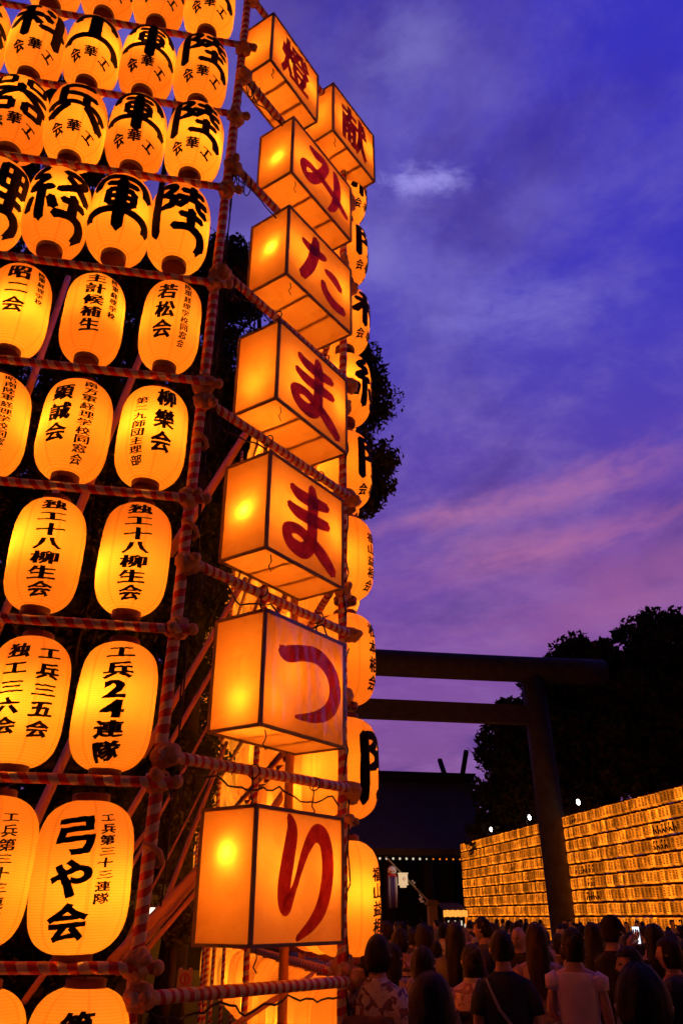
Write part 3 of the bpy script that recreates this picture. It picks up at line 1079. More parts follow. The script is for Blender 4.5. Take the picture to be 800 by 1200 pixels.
for bi, (ch, s, w, d, zt, zb, rot) in enumerate(SPECS):
    h = zt - zb
    c = P0f + CAPDIR * s
    root = thing('box_lantern', BLAB[bi], 'box lantern', (c.x, c.y, zb), SWEEP + rot, 'box lanterns of the corner')
    fr = .0095
    # local axes: +X along the bar, -Y the lettered front, Z up
    m = MB()
    for sy in (-1, 1):
        for z in (0, h):
            m.box((0, sy * (d / 2), z), (w + fr * 2 - .002, fr * 2, fr * 2))
    for sx in (-1, 1):
        for z in (0, h):
            m.box((sx * w / 2, 0, z), (fr * 1.9, d - fr * 2, fr * 1.9))
        for sy in (-1, 1):
            m.box((sx * w / 2, sy * d / 2, h / 2), (fr * 2.2, fr * 2.2, h - fr * 1.9))
    for q in (-1, 1):                                  # battens under the floor paper and across the top
        m.box((q * w / 6, 0, .013), (.026, d - .03, .012))
        m.box((q * w / 6, 0, h - .006), (.020, d - .03, .012))
    m.obj('wooden_frame', M['frame'], root)
    N = 20

    def panel(o_, u, v, bulge):
        vs, fs = [], []
        nrm = u.cross(v).normalized()
        for i in range(N + 1):
            for j in range(N + 1):
                a, b = i / N, j / N
                k = 16 * a * (1 - a) * b * (1 - b)
                wr = .006 * noise.noise(Vector((a * 3.2 + bi, b * 3.2, o_.x * 7))) + .0025 * noise.noise(Vector((a * 11 + bi, b * 4, o_.y * 7)))
                vs.append(o_ + u * a + v * b + nrm * (bulge * k + wr * min(1, k * 3)))
        for i in range(N):
            for j in range(N):
                q = i * (N + 1) + j
                fs.append((q, q + 1, q + N + 2, q + N + 1))
        return mesh_obj('paper_panel', (vs, fs), M['panel'], root, True)
    X, Y, Z = Vector((1, 0, 0)), Vector((0, 1, 0)), Vector((0, 0, 1))
    a = Vector((-w / 2, -d / 2, 0))
    panel(a, X * w, Z * h, .002)
    panel(a + Y * d, X * w, Z * h, -.002)
    panel(a, Y * d, Z * h, -.003)
    panel(a + X * w, Y * d, Z * h, .003)
    panel(a + Z * .003, X * w, Y * d, .0)
    panel(a + Z * (h - .014), X * w, Y * d, .0)
    # lettering
    if ch in KANA:
        vs, fs = brush(KANA[ch], 10, 1.22)
        items = [([(x - .5, y - .48, z) for x, y, z in vs], fs, .03 * w, h * .5, w * (.74 if ch != 'り' else .62), h * .80, 0, 0)]
        if ch == 'つ':
            items = [([(x - .5, y - .45, z) for x, y, z in vs], fs, .05 * w, h * .47, w * .74, h * .72, 0, 0)]
        if ch == 'り':
            items = [([(x - .5, y - .47, z) for x, y, z in vs], fs, .06 * w, h * .5, w * .66, h * .88, 0, 0)]
    else:
        g = glyph(ch, .034)
        items = [(g[0], g[1], .0, h * .5, w * .62, h * .80, 0, .05)]
    bm = text_bm(items)
    for v in bm.verts:
        v.co = (v.co.x, -d / 2 - .006 - v.co.z, v.co.y)
    mesh_obj('lettering', bm, M['red_paint'], root)
    # wires that carry it, and the tie below
    for sx in (-1, 1):
        m = MB()
        zc = min([z for z in CAPZ + [9.85] if z > zb + h * .75], key=lambda z: abs(z - zt)) - zb
        top = Vector((sx * w * .36, -.06, max(zc, h + .05)))
        pts = [top + Vector((.012 * noise.noise(Vector((i * .9, bi, sx))), .02 * noise.noise(Vector((i * .9, 3, bi))), -(top.z - h + .01) * i / 8)) for i in range(9)]
        m.tube(pts, .005, 5)
        m.tube([Vector((sx * w * .36, -.07 + .045 * math.cos(q), top.z + .042 * math.sin(q))) for q in np.linspace(0, 2 * PI, 13)], .005, 5)
        m.obj('hanging_wire', M['wire'], root, True)
        m = MB()
        if sx > 0:
            continue
        m.tube([Vector((sx * w * .40, -d * .42, -.012)), Vector((sx * w * .40 + .012, -d * .42, -.06)), Vector((sx * w * .40 - .01, -d * .41, -.10)), Vector((sx * w * .40 + .02, -d * .41, -.13))], .004, 5)
        m.obj('tie_wire', M['wire'], root, True)
    if ch == 'つ':
        vs, fs = [], []
        K = 46
        for i in range(K + 1):
            for j in range(K + 1):
                x, z = (i / K - .5) * (w + .03), j / K * (h + .02) - .01
                e = min(i, K - i, j, K - j) / K
                fold = .030 * abs(noise.noise(Vector((x * 9 + z * 2, z * 2.2, 4)))) + .016 * abs(noise.noise(Vector((x * 20 - z * 7, z * 4, 9))))
                vs.append((x, -d / 2 - .016 - fold * min(1, e * 8 + .25), z))
        for i in range(K):
            for j in range(K):
                q = i * (K + 1) + j
                fs.append((q, q + 1, q + K + 2, q + K + 1))
        mesh_obj('plastic_film', (vs, fs), M['film'], root, True)
    b = BULBS[bi]
    lamp('lamp_bulb', (-w / 2 + b[0], b[1] * d / 2, b[2] * h), b[3] * .55, root, .018)
    lamp('lamp_bulb', (-w * .18, -.02, h * .55), 4.6, root, .03)
    lamp('lamp_bulb', (w / 2 - .10, -d * .10, h * .58), 4.4, root, .03)

# ------------------------------------------------------------------ ground
o = MB()
o.add([(-400, -60, 0), (400, -60, 0), (400, 700, 0), (-400, 700, 0)], [(0, 1, 2, 3)])
structure(o.obj('ground', M['ground']))
o = MB()
o.box((-8.0, 9.6, .07), (14.0, .16, .14))
structure(o.obj('kerb', M['stone']))


# ------------------------------------------------------------------ trees
def leaves(centres, per, size, seed):
    """many small leaf faces scattered in clumps: centres (x, y, z, r)"""
    g = np.random.default_rng(seed)
    C = np.array(centres)
    idx = np.repeat(np.arange(len(C)), per)
    n = len(idx)
    d = g.normal(size=(n, 3))
    d /= np.linalg.norm(d, axis=1)[:, None]
    rr = g.random(n) ** .45
    p = C[idx, :3] + d * (rr * C[idx, 3])[:, None] * np.array([1, 1, .78])
    u = g.normal(size=(n, 3))
    u /= np.linalg.norm(u, axis=1)[:, None]
    v = np.cross(u, g.normal(size=(n, 3)))
    v /= np.linalg.norm(v, axis=1)[:, None]
    s = size * (.6 + .8 * g.random(n))[:, None]
    V = np.stack([p - u * s, p + v * s * .45, p + u * s, p - v * s * .45], 1).reshape(-1, 3)
    return V, np.arange(n * 4).reshape(n, 4)


def fast_mesh(name, V, Fq, material, parent):
    me = bpy.data.meshes.new(name)
    me.vertices.add(len(V))
    me.vertices.foreach_set('co', V.astype(np.float32).ravel())
    k = Fq.shape[1]
    me.loops.add(len(Fq) * k)
    me.loops.foreach_set('vertex_index', Fq.astype(np.int32).ravel())
    me.polygons.add(len(Fq))
    me.polygons.foreach_set('loop_start', np.arange(0, len(Fq) * k, k, dtype=np.int32))
    me.polygons.foreach_set('loop_total', np.full(len(Fq), k, dtype=np.int32))
    me.update(calc_edges=True)
    me.materials.append(material)
    o = link(bpy.data.objects.new(name, me))
    o.parent = parent
    return o


def tree(label, base, lobes, clump, per, leaf, seed, mt, trunk_r, group, name='broadleaf_tree', dens=1.25):
    """lobes: (x, y, z, r) volumes of crown relative to the base; each is filled with leaf clumps"""
    g = np.random.default_rng(seed)
    root = thing(name, label, 'tree', (base[0], base[1], 0), 0, group)
    cl = []
    tr = MB()
    zmid = min(l[2] - l[3] for l in lobes) + .8
    top = Vector((0, 0, max(zmid, 1.5)))
    hi = max(l[2] for l in lobes)
    tr.tube([(0, 0, 0), (.1, .05, top.z * .5), (0.05, -.1, top.z), (-.1, .1, (top.z + hi) / 2), (0, 0, hi)], [trunk_r * 1.25, trunk_r, trunk_r * .8, trunk_r * .5, trunk_r * .2], 10)
    for (x, y, z, r) in lobes:
        tip = Vector((x, y, z))
        st = Vector((0, 0, top.z + (hi - top.z) * .15 * random.random()))
        mid = st.lerp(tip, .5) + Vector((0, 0, -.15 * r))
        tr.tube([st, mid, tip], [trunk_r * .45, trunk_r * .28, trunk_r * .08], 7)
        for k in range(4):
            q = tip + Vector(g.normal(size=3)) * r * .5
            tr.tube([mid, mid.lerp(q, .6) + Vector(g.normal(size=3)) * .1 * r, q], [trunk_r * .18, trunk_r * .1, trunk_r * .03], 5)
        nc = max(6, int((r / clump) ** 3 * dens + 8))
        for k in range(nc):
            d = g.normal(size=3)
            d /= np.linalg.norm(d)
            q = r * (.25 + .75 * g.random() ** .5) * .95
            cl.append((x + d[0] * q, y + d[1] * q, z + d[2] * q * .85, clump * (.55 + .7 * g.random())))
    tr.obj('trunk', M['bark'], root, True)
    V, Fq = leaves(cl, per, leaf, seed + 5)
    fast_mesh('crown', V, Fq, mt, root)
    return root


def lobes_px(base, D, pts):
    """crown volumes: where the photograph shows them at distance D: (px, py, radius in metres, extra depth)"""
    out = []
    for x, y, r, dd in pts:
        q = at_fw(x, y, D + dd)
        out.append((q.x - base[0], q.y - base[1], q.z, r))
    return out


GR = 'trees of the grove behind the lantern walls'
b1 = at_fw(318, 1100, 17)
tree('tall dark tree behind the box lanterns, crown bulging out over the purple sky', (b1.x, b1.y), lobes_px(b1, 17, [
    (409, 450, 1.0, 0), (416, 545, 1.05, 0), (424, 470, .7, 0), (428, 575, .6, 0), (420, 430, .6, 0), (398, 505, 1.0, .4), (350, 420, 1.6, 0), (330, 560, 2.0, 0), (300, 680, 1.6, .5), (300, 330, 1.0, 0), (285, 500, 1.6, .5), (380, 620, 1.2, 1), (330, 480, 1.5, 0), (270, 600, 1.4, 0), (290, 780, 1.3, 0), (265, 880, 1.2, 0)]),
    .5, 190, .078, 11, M['leaf'], .30, GR)
b2 = at_fw(200, 1100, 15)
tree('leafy tree behind the corner pole, ragged crown with sky showing through', (b2.x, b2.y), lobes_px(b2, 15, [
    (258, 350, 1.1, 0), (215, 330, 1.5, .5), (250, 470, 1.2, 0), (190, 480, 1.6, 0), (225, 580, 1.3, .6), (165, 620, 1.6, 0), (222, 690, 1.0, .3), (180, 760, 1.4, 0), (205, 860, .9, .2),
    (262, 292, .45, 0), (165, 380, 1.4, 0), (235, 640, 1.0, 0), (200, 550, 1.2, .3), (150, 700, 1.3, 0), (150, 880, 1.2, 0), (190, 930, .9, 0), (230, 400, 1.2, .2)]), .45, 170, .070, 12, M['leaf'], .22, GR)
b3 = at_fw(60, 1100, 14)
tree('big dark tree filling the gaps between the front wall lanterns', (b3.x, b3.y), lobes_px(b3, 14, [
    (110, 250, 1.4, 0), (40, 200, 1.7, .5), (150, 330, 1.2, 0), (70, 380, 2.0, 0), (-20, 330, 2.0, 0), (120, 520, 1.7, 0), (20, 560, 2.0, 0), (90, 700, 1.7, 0), (0, 760, 1.8, 0), (110, 860, 1.2, 0),
    (-60, 180, 1.8, 0), (60, 470, 1.6, 0), (40, 640, 1.6, 0), (60, 850, 1.5, 0), (20, 920, 1.3, 0), (90, 960, 1.2, 0), (10, 1010, 1.1, 0), (100, 1040, 1.0, 0), (60, 110, .9, 0), (120, 170, 1.0, 0), (0, 1080, 1.1, 0), (40, 1120, .9, 0), (-60, 1080, 1.2, 0), (90, 1110, .8, 0)]), .55, 190, .08, 13, M['leaf'], .26, GR)
b4 = at_fw(195, 1110, 12.5)
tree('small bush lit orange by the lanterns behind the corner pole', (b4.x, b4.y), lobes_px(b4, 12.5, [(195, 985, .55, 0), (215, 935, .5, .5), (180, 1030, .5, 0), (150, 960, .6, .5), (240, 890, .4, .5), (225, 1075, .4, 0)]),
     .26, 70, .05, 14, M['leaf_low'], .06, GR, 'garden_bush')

RG = 'trees behind the far lantern wall'
for i, (lab, px, D, pts) in enumerate((
        ('dark round-topped tree at the right, highest of the trees behind the far lantern wall', 775, 62, [(770, 765, 4.2, 0), (735, 800, 4.0, 0), (800, 790, 4.5, 1), (790, 850, 5.0, 0), (745, 870, 4.5, 0), (820, 880, 5, 0)]),
        ('dark tree rising behind the right end of the torii beam', 690, 60, [(690, 785, 3.4, 0), (660, 810, 3.2, 0), (715, 820, 3.6, 0), (680, 870, 4.2, 0), (660, 920, 3.8, 0), (720, 920, 3.8, 0)]),
        ('lower dark tree behind the torii pillar', 615, 58, [(612, 855, 3.0, 0), (592, 880, 2.0, 0), (640, 870, 3.2, 0), (606, 925, 2.9, 0), (640, 940, 3.6, 0), (585, 930, 1.6, 0), (600, 990, 2.5, 0), (650, 1000, 3.5, 0)]),
        ('dark tree beyond the right edge of the torii trees, mostly out of view', 850, 62, [(830, 800, 4.6, 2), (850, 850, 5, 0), (870, 800, 5, 0)]))):
    bb = at_fw(px, 1080, D)
    tree(lab, (bb.x, bb.y), lobes_px(bb, D, pts), 1.0, 120, .26, 31 + i, M['leaf_far'], .55, RG)
bb = at_fw(575, 1075, 63)
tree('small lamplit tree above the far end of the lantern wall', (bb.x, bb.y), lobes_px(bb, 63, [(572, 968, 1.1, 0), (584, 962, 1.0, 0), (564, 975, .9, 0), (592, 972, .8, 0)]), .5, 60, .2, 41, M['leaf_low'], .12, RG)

bb = at_fw(505, 1075, 95)
tree('dark wooded mass far behind the shrine gate', (bb.x, bb.y), lobes_px(bb, 95, [(555, 1010, 5, 0), (580, 1000, 5, 0), (545, 1050, 4, 0), (570, 1050, 4, 0), (500, 1045, 5, 0), (520, 1000, 5, 0), (600, 1030, 5, 0), (455, 1040, 5, 0), (475, 1010, 5, 0)]),
     1.4, 70, .6, 43, M['leaf_far'], .5, RG, dens=2.2)

# ------------------------------------------------------------------ torii
TY = 41.5
tor = thing('torii_gate', 'huge dark timber torii with two beams and round pillars over the approach', 'torii', (10.2, TY, 0))


def tpart(name, m, material='torii'):
    o = m.obj(name, M[material], tor, True)
    return o


for sx, xb, xt in ((1, 18.70, 18.40), (-1, 1.9, 2.3)):
    m = MB()
    m.tube([(xb - 10.2, 0, -.1), (xb - 10.2, 0, .9), ((xb * .5 + xt * .5) - 10.2, 0, 7.5), (xt - 10.2, 0, 13.9)], [.86, .74, .69, .62], 28)
    tpart('pillar', m)
m = MB()
k = 14
m.tube([((-1.6 + 24.4 * i / k) - 10.2 + .0, 0, 14.30 + .10 * (2 * i / k - 1) ** 2) for i in range(k + 1)], [(.76, .72)] * (k + 1), 24)
tpart('top_beam', m)
m = MB()
m.box((0.05, 0, 11.72), (17.0, .55, 1.0))
o = tpart('tie_beam', m)
for p in o.data.polygons:
    p.use_smooth = False
m = MB()
for x in (18.70, 1.9):
    m.tube([(x - 10.2, 0, 0), (x - 10.2, 0, .45), (x - 10.2, 0, .55)], [1.25, 1.2, 1.0], 24)
o = tpart('base_stone', m, 'stone')

# ------------------------------------------------------------------ shrine gate at the end of the approach
GX0, GX1, GY = -3.0, 23.1, 67.0
gate = thing('shrine_gate', 'broad dark shrine gate with shingled gable roof and crossed finials beyond the torii', 'gate', (10, GY, 0))
m = MB()
nx, ns = 26, 10
th = .45
vs, fs = [], []
for side in (-1, 1):
    b0 = len(vs)
    for i in range(nx + 1):
        x = GX0 + (GX1 - GX0) * i / nx - 10
        for j in range(ns + 1):
            u = j / ns
            y = side * 5.2 * u
            z = 12.0 - 5.7 * (u ** .86)
            vs.append((x, y, z))
    for i in range(nx):
        for j in range(ns):
            a = b0 + i * (ns + 1) + j
            fs.append((a, a + 1, a + ns + 2, a + ns + 1))
m.add(vs, fs)
m.add([(v[0], v[1] * .985, v[2] - th) for v in vs], fs)
xs = (GX0 - 10, GX1 - 10)
for x in xs:                                           # verge and eave closing
    for side in (-1, 1):
        for j in range(ns):
            u0, u1 = j / ns, (j + 1) / ns
            q = [(x, side * 5.2 * u0, 12 - 5.7 * u0 ** .86), (x, side * 5.2 * u1, 12 - 5.7 * u1 ** .86)]
            m.add([q[0], q[1], (x, q[1][1], q[1][2] - th), (x, q[0][1], q[0][2] - th)], [(0, 1, 2, 3)])
for side in (-1, 1):
    m.add([(xs[0], side * 5.2, 6.3), (xs[1], side * 5.2, 6.3), (xs[1], side * 5.122, 6.3 - th), (xs[0], side * 5.122, 6.3 - th)], [(0, 1, 2, 3)])
m.obj('roof', M['roof'], gate)
m = MB()
m.box(((GX0 + GX1) / 2 - 10, 0, 12.22), (GX1 - GX0 + .4, .9, .6))
m.box(((GX0 + GX1) / 2 - 10, 0, 12.58), (GX1 - GX0 + .8, .6, .14))
m.obj('ridge_beam', M['wood_dark'], gate)
for xx in (GX1 - 1.0, GX0 + 1.0):
    for side in (-1, 1):
        m = MB()
        mt_ = Matrix.Rotation(R(40) * side, 3, 'X')
        m.box((xx - 10 + (.25 if side > 0 else -1.2), -math.sin(R(40)) * side * .9, 13.0), (.34, .30, 3.3 if side > 0 else 2.6), mtx=mt_)
        m.obj('finial', M['wood_dark'], gate)
for i in range(8):
    x = GX0 + 2.0 + i * (GX1 - GX0 - 4) / 7 - 10
    for y in (-3.4, 3.4):
        m = MB()
        m.tube([(x, y, 0), (x, y, 7.2)], .42, 14)
        m.obj('pillar', M['wood_dark'], gate, True)
m = MB()
m.box(((GX0 + GX1) / 2 - 10, -3.4, 5.9), (GX1 - GX0 - 3, .4, .6))
m.box(((GX0 + GX1) / 2 - 10, 3.4, 5.9), (GX1 - GX0 - 3, .4, .6))
m.obj('lintel', M['wood_dark'], gate)
for a, b in ((GX0 + 2, 5.8), (14.6, GX1 - 2)):
    m = MB()
    m.box(((a + b) / 2 - 10, 0, 2.9), (b - a, .25, 5.6))
    m.obj('wall', M['wood_dark'], gate)
ls = thing('light_string', 'row of small white lamps strung under the shrine gate eave', 'light string', (10, GY - 5.0, 0))
m = MB()
m.tube([(-6 + i * .5, 0, 5.78) for i in range(38)], .02, 5)
m.obj('cord', M['wire'], ls)
for i in range(14):
    m = MB()
    q = at_y(445 + i * 7.8, 1008.5, GY - 5.0)
    m.ball((q.x - 10, 0, 5.62), .085 if i < 7 else .06, 10, 8)
    m.obj('bulb', M['bulb_card_glow'] if i < 8 else M['glow_back'], ls, True)

# hangings in front of the gate
M['purple'] = plain('purple_streamer', (.22, .11, .34), .7, .4, 12)
M['white_paper'] = plain('white_paper', (.7, .66, .62), .8, .1)
M['red_paper'] = plain('red_paper', (.5, .03, .03), .7, .2)
q = at_y(459, 1020, 38)
st = thing('festival_streamer', 'hanging festival streamer with round paper ball and purple and white tails', 'streamer', (q.x, 38, 2.0))
m = MB()
m.ball((0, 0, 1.62), .20, 16, 12)
m.obj('paper_ball', cloth_pattern('ball_paper', (.8, .75, .72), (.5, .05, .05), 9, .55), st, True)
for i in range(10):
    m = MB()
    a = 2 * PI * i / 10
    m.tube([(.19 * math.cos(a), .19 * math.sin(a), 1.38), (.20 * math.cos(a), .20 * math.sin(a), .7), (.17 * math.cos(a) + .02 * math.sin(i), .18 * math.sin(a), .12)], [(.05, .008)] * 3, 8)
    m.obj('streamer_tail', M['purple'] if i % 3 else M['white_paper'], st, True)
m = MB()
m.tube([(0, 0, 1.45), (0, 0, 1.36)], [.21, .21], 16)
m.obj('hoop', M['red_paper'], st, True)
lamp('streamer_fill', (0.3, -1.6, 2.6), 26, st, .1, (1, .9, .8))  # added point light with no lamp body, brightens the streamer
bp = thing('bamboo_pole', 'leaning pale bamboo pole holding paper charms before the gate', 'pole', at_y(501, 1056, 38.2))
a, b = at_y(501, 1056, 38.2), at_y(452, 1004, 38.2)
m = MB()
m.tube([(0, 0, 0), b - a], [.05, .03], 8)
m.obj('bamboo_cane', plain('bamboo', (.35, .30, .16), .5), bp, True)
m = MB()
m.tube([(0.02, 0, -.1), (0.02, .0, -a.z)], [.07, .09], 8)
m.obj('prop_stake', M['wood_dark'], bp, True)
for (x, y, w_, h_) in ((484, 1037, .12, .30), (493, 1053, .16, .36)):
    c = at_y(x, y, 38.2) - a
    m = MB()
    for k in range(4):
        m.box((c.x + (.05 if k % 2 else -.03), c.y, c.z + .2 - h_ / 4 * (k + .5)), (w_ * (.6 + .15 * k), .01, h_ / 4))
    m.obj('paper_charm', M['white_paper'], bp)
c = at_y(472, 1030, 37.8)
lan = thing('square_paper_lantern', 'small square cream paper lantern with orange mark hanging from the bamboo pole', 'paper lantern', c)
m = MB()
m.box((0, 0, 0), (.34, .34, .42))
m.box((0, 0, .23), (.40, .40, .035))
m.box((0, 0, -.23), (.40, .40, .035))
m.box((0, 0, -.30), (.24, .24, .10))
m.obj('paper_shade', emit('cream_glow', (.85, .55, .30), .9), lan)
m = MB()
m.tube([(-.06, -.173, 0), (0, -.173, .07), (.06, -.173, 0), (0, -.173, -.07), (-.06, -.173, 0)], .014, 6)
m.obj('painted_mark', plain('orange_mark', (.6, .12, .02)), lan)
c = at_y(506, 1062, 36.5)
sp = thing('wooden_signpost', 'squat brown timber post with a capped top standing in the crowd', 'post', (c.x, c.y, 0))
m = MB()
m.box((0, 0, 1.1), (.36, .36, 2.2))
m.obj('post_shaft', plain('brown_timber', (.20, .13, .07), .8), sp)
m = MB()
m.box((0, 0, 2.27), (.52, .52, .12))
m.box((0, 0, 2.37), (.38, .38, .08))
m.obj('post_cap', plain('brown_timber_cap', (.14, .09, .05), .8), sp)
c = at_y(528, 1066, 58)
stl = thing('food_stall', 'small food stall with glowing orange awning far down the approach', 'stall', (c.x, c.y, 0))
stl.scale = (.5, .8, .80)
m = MB()
m.add([(-1.7, -1.2, 2.75), (1.7, -1.2, 2.75), (1.7, 1.0, 3.3), (-1.7, 1.0, 3.3), (-1.7, -1.2, 2.70), (1.7, -1.2, 2.70), (1.7, 1.0, 3.25), (-1.7, 1.0, 3.25)],
      [(0, 1, 2, 3), (4, 7, 6, 5), (0, 4, 5, 1), (1, 5, 6, 2), (2, 6, 7, 3), (3, 7, 4, 0)])
m.obj('awning', M['wood_dark'], stl)
m = MB()
for k in range(9):
    m.box((-1.5 + .375 * k, -1.22, 2.45 + .03 * (k % 2)), (.33, .03, .50))
m.obj('valance', emit('valance_glow', (1, .36, .05), 1.3), stl)  # lamplight on the cloth is put into its own emission
for sx in (-1.6, 1.6):
    for sy in (-1.1, .9):
        m = MB()
        m.tube([(sx, sy, 0), (sx, sy, 2.8 + (.4 if sy > 0 else 0))], .04, 8)
        m.obj('stall_post', M['steel'], stl)
m = MB()
m.box((0, -.8, .5), (3.2, .6, 1.0))
m.obj('counter', M['wood_dark'], stl)
for k in range(7):
    m = MB()
    m.box((-1.35 + .45 * k, -1.0, 1.5 + .25 * (k % 2)), (.18, .05, .38))
    m.obj('glow_price_card', M['bulb_card_glow'], stl)  # cards emit by themselves, lamplight put into their material

# ------------------------------------------------------------------ far wall of small lanterns along the other side of the approach
FX = 19.0
FZ = [.92 + .578 * k for k in range(10)]
fr_ = thing('lantern_rack', 'long dark red rack carrying ten rows of small lanterns beyond the crowd', 'rack', (FX, 44, 0))
for k, z in enumerate(FZ + [FZ[-1] + .578]):
    m = MB()
    m.tube([(.10, -76, z - .285), (.10, 14.6, z - .285)], .045, 6)
    m.obj('rail', plain('rail_red_%d' % k, (.05, .010, .004), .9, spec=.02), fr_)
for k in range(12):
    m = MB()
    m.tube([(.28, -17.8 + 2.9 * k, 0), (.28, -17.8 + 2.9 * k, 6.55 + .25 * (k % 2))], .05, 8)
    m.obj('upright', M['wood_dark'], fr_)


def small_lantern(kind):
    """tiny barrel lantern with its dark caps and brushed name (facing -X)"""
    v, f, mi = [], [], []
    n, rr, hh = 12, .124, .505
    zs = [(-.5, .45), (-.47, .72), (-.38, .96), (-.2, 1.0), (.2, 1.0), (.38, .96), (.47, .72), (.5, .45)]
    for z, q in zs:
        v += [(rr * q * math.cos(2 * PI * k / n), rr * q * math.sin(2 * PI * k / n), z * hh) for k in range(n)]
    for i in range(len(zs) - 1):
        for k in range(n):
            a, b = i * n + k, i * n + (k + 1) % n
            f.append((a, b, b + n, a + n))
            mi.append(1 if i in (0, len(zs) - 2) else 0)
    f.append(tuple(range(n - 1, -1, -1)))
    f.append(tuple(range((len(zs) - 1) * n, len(zs) * n)))
    mi += [1, 1]
    g = random.Random(kind)

    def mark(y0, z0, y1, z1, w):
        r = rr + .006
        b = len(v)
        for (y, z) in ((y0, z0), (y1, z1)):
            dy, dz = y1 - y0, z1 - z0
            L = math.hypot(dy, dz) + 1e-6
            for s in (-1, 1):
                yy, zz = y - dz / L * w * s, z + dy / L * w * s
                v.append((-math.sqrt(max(r * r - yy * yy, .001)), yy, zz))
        f.append((b, b + 1, b + 3, b + 2))
        mi.append(1)
    if kind < 4:                                       # ordinary: two narrow columns of characters
        for yc, wz in ((.0, .035), (.055, .018)):
            z = .17
            while z > -.17:
                for q in range(2):
                    mark(yc - wz + g.uniform(-.01, .01), z - q * .02, yc + wz, z - q * .02 + g.uniform(-.01, .01), .0072)
                mark(yc, z + .01, yc + g.uniform(-.01, .01), z - .03, .011)
                z -= .058
    else:                                              # one bold character
        for q in range(3):
            mark(-.09, .13 - .11 * q + g.uniform(-.02, .02), .09, .12 - .11 * q + g.uniform(-.02, .02), .030)
        mark(g.uniform(-.05, .05), .18, g.uniform(-.05, .05), -.18, .034)
        mark(.02, -.02, .10, -.17, .03)
        mark(-.02, .0, -.09, -.16, .03)
    me = bpy.data.meshes.new('small_lantern')
    me.from_pydata(v, [], f)
    me.materials.append(M['glow_far'])
    me.materials.append(M['ink'])
    me.polygons.foreach_set('material_index', mi)
    me.update()
    return me


SM = [small_lantern(k) for k in range(8)]
FPITCH = .292
Y0, Y1 = 29.3, 58.4
ncol = int((Y1 - Y0) / FPITCH)
bold = {}
for (r, y0, k) in ((9, 39.4, 4), (7, 31.0, 6), (6, 31.8, 4), (5, 38.5, 7), (4, 38.6, 3), (3, 38.3, 5), (1, 31.0, 5),
                   (9, 55.2, 3), (9, 51.0, 3), (6, 48.4, 4), (5, 46.0, 4), (5, 55.5, 4), (4, 51.6, 2), (9, 57.5, 2)):
    for j in range(k):
        bold[(r, int((y0 - Y0) / FPITCH) + j)] = 1
stuffv, stufff, stuffm = [], [], []
nind = 0
for c in range(ncol):
    for r, z in enumerate(FZ):
        y = Y0 + c * FPITCH + random.uniform(-.02, .02)
        kind = random.randint(4, 7) if (r, c) in bold else random.randint(0, 3)
        me = SM[kind]
        zz = z + random.uniform(-.015, .015)
        if r >= 1 and nind < 297:
            nind += 1
            o = link(bpy.data.objects.new('small_lantern', me))
            o.location = (FX + random.uniform(-.02, .02), y, zz)
            o.rotation_euler = (0, 0, .62 + random.uniform(-.2, .2))
            tag(o, ('small glowing lantern with one bold black character, %s row of the far wall' if kind > 3 else
                    'small glowing lantern with fine writing, %s row of the far lantern wall, near half') % SORD[r].replace('lowest', 'first'), 'small lantern',
                'small lanterns of the far wall, %s row up, %s' % (SORD[r].replace('lowest', 'first'), 'bold' if kind > 3 else 'fine writing'))
        else:
            b = len(stuffv)
            ca, sa = math.cos(.78), math.sin(.78)
            stuffv += [(v.co.x * ca - v.co.y * sa + FX, v.co.x * sa + v.co.y * ca + y, v.co.z + zz) for v in me.vertices]
            for p in me.polygons:
                stufff.append(tuple(i + b for i in p.vertices))
                stuffm.append(p.material_index)
o = mesh_obj('small_lantern_rows', (stuffv, stufff), [M['glow_far'], M['ink']])
o.data.polygons.foreach_set('material_index', stuffm)
tag(o, 'distant half of the far wall of small glowing lanterns', 'lanterns', None, 'stuff')
# same wall carried on unseen past the viewer, added to warm crowd and poles
nearv, nearf = [], []
for c in range(150):
    for z in FZ:
        y = Y0 - .4 - c * .40
        b = len(nearv)
        for zz, q in ((-.24, .5), (-.2, .95), (.2, .95), (.24, .5)):
            nearv += [(FX + .16 * q * math.cos(2 * PI * k / 8), y + .16 * q * math.sin(2 * PI * k / 8), z + zz) for k in range(8)]
        for i in range(3):
            nearf += [(b + i * 8 + k, b + i * 8 + (k + 1) % 8, b + i * 8 + 8 + (k + 1) % 8, b + i * 8 + 8 + k) for k in range(8)]
o = mesh_obj('small_lantern_rows', (nearv, nearf), M['glow_far'])
tag(o, 'unseen continuation of the small lantern wall past the viewer, added for warm light', 'lanterns', None, 'stuff')
for i, (px, py, lab) in enumerate(((677, 940, 'white floodlight over the far lantern wall, right of the torii pillar'), (620, 958, 'white floodlight over the far lantern wall, just left of the torii pillar'),
                                   (575, 972, 'small white floodlight by the lamplit tree'))):
    q = at_x(px, py, FX + .3)
    fl = thing('floodlight', lab, 'floodlight', (q.x, q.y, 6.3))
    m = MB()
    m.tube([(0, 0, 0), (0, 0, q.z - 6.3 - .1)], .03, 8)
    m.obj('stem', M['wood_dark'], fl)
    m = MB()
    mt_ = Matrix.Rotation(R(-20), 3, 'X')
    m.ball((0, 0, q.z - 6.3), (.09, .09, .15), 16, 10, 0, mt_)
    m.obj('lamp_head', M['bulb_white'], fl, True)

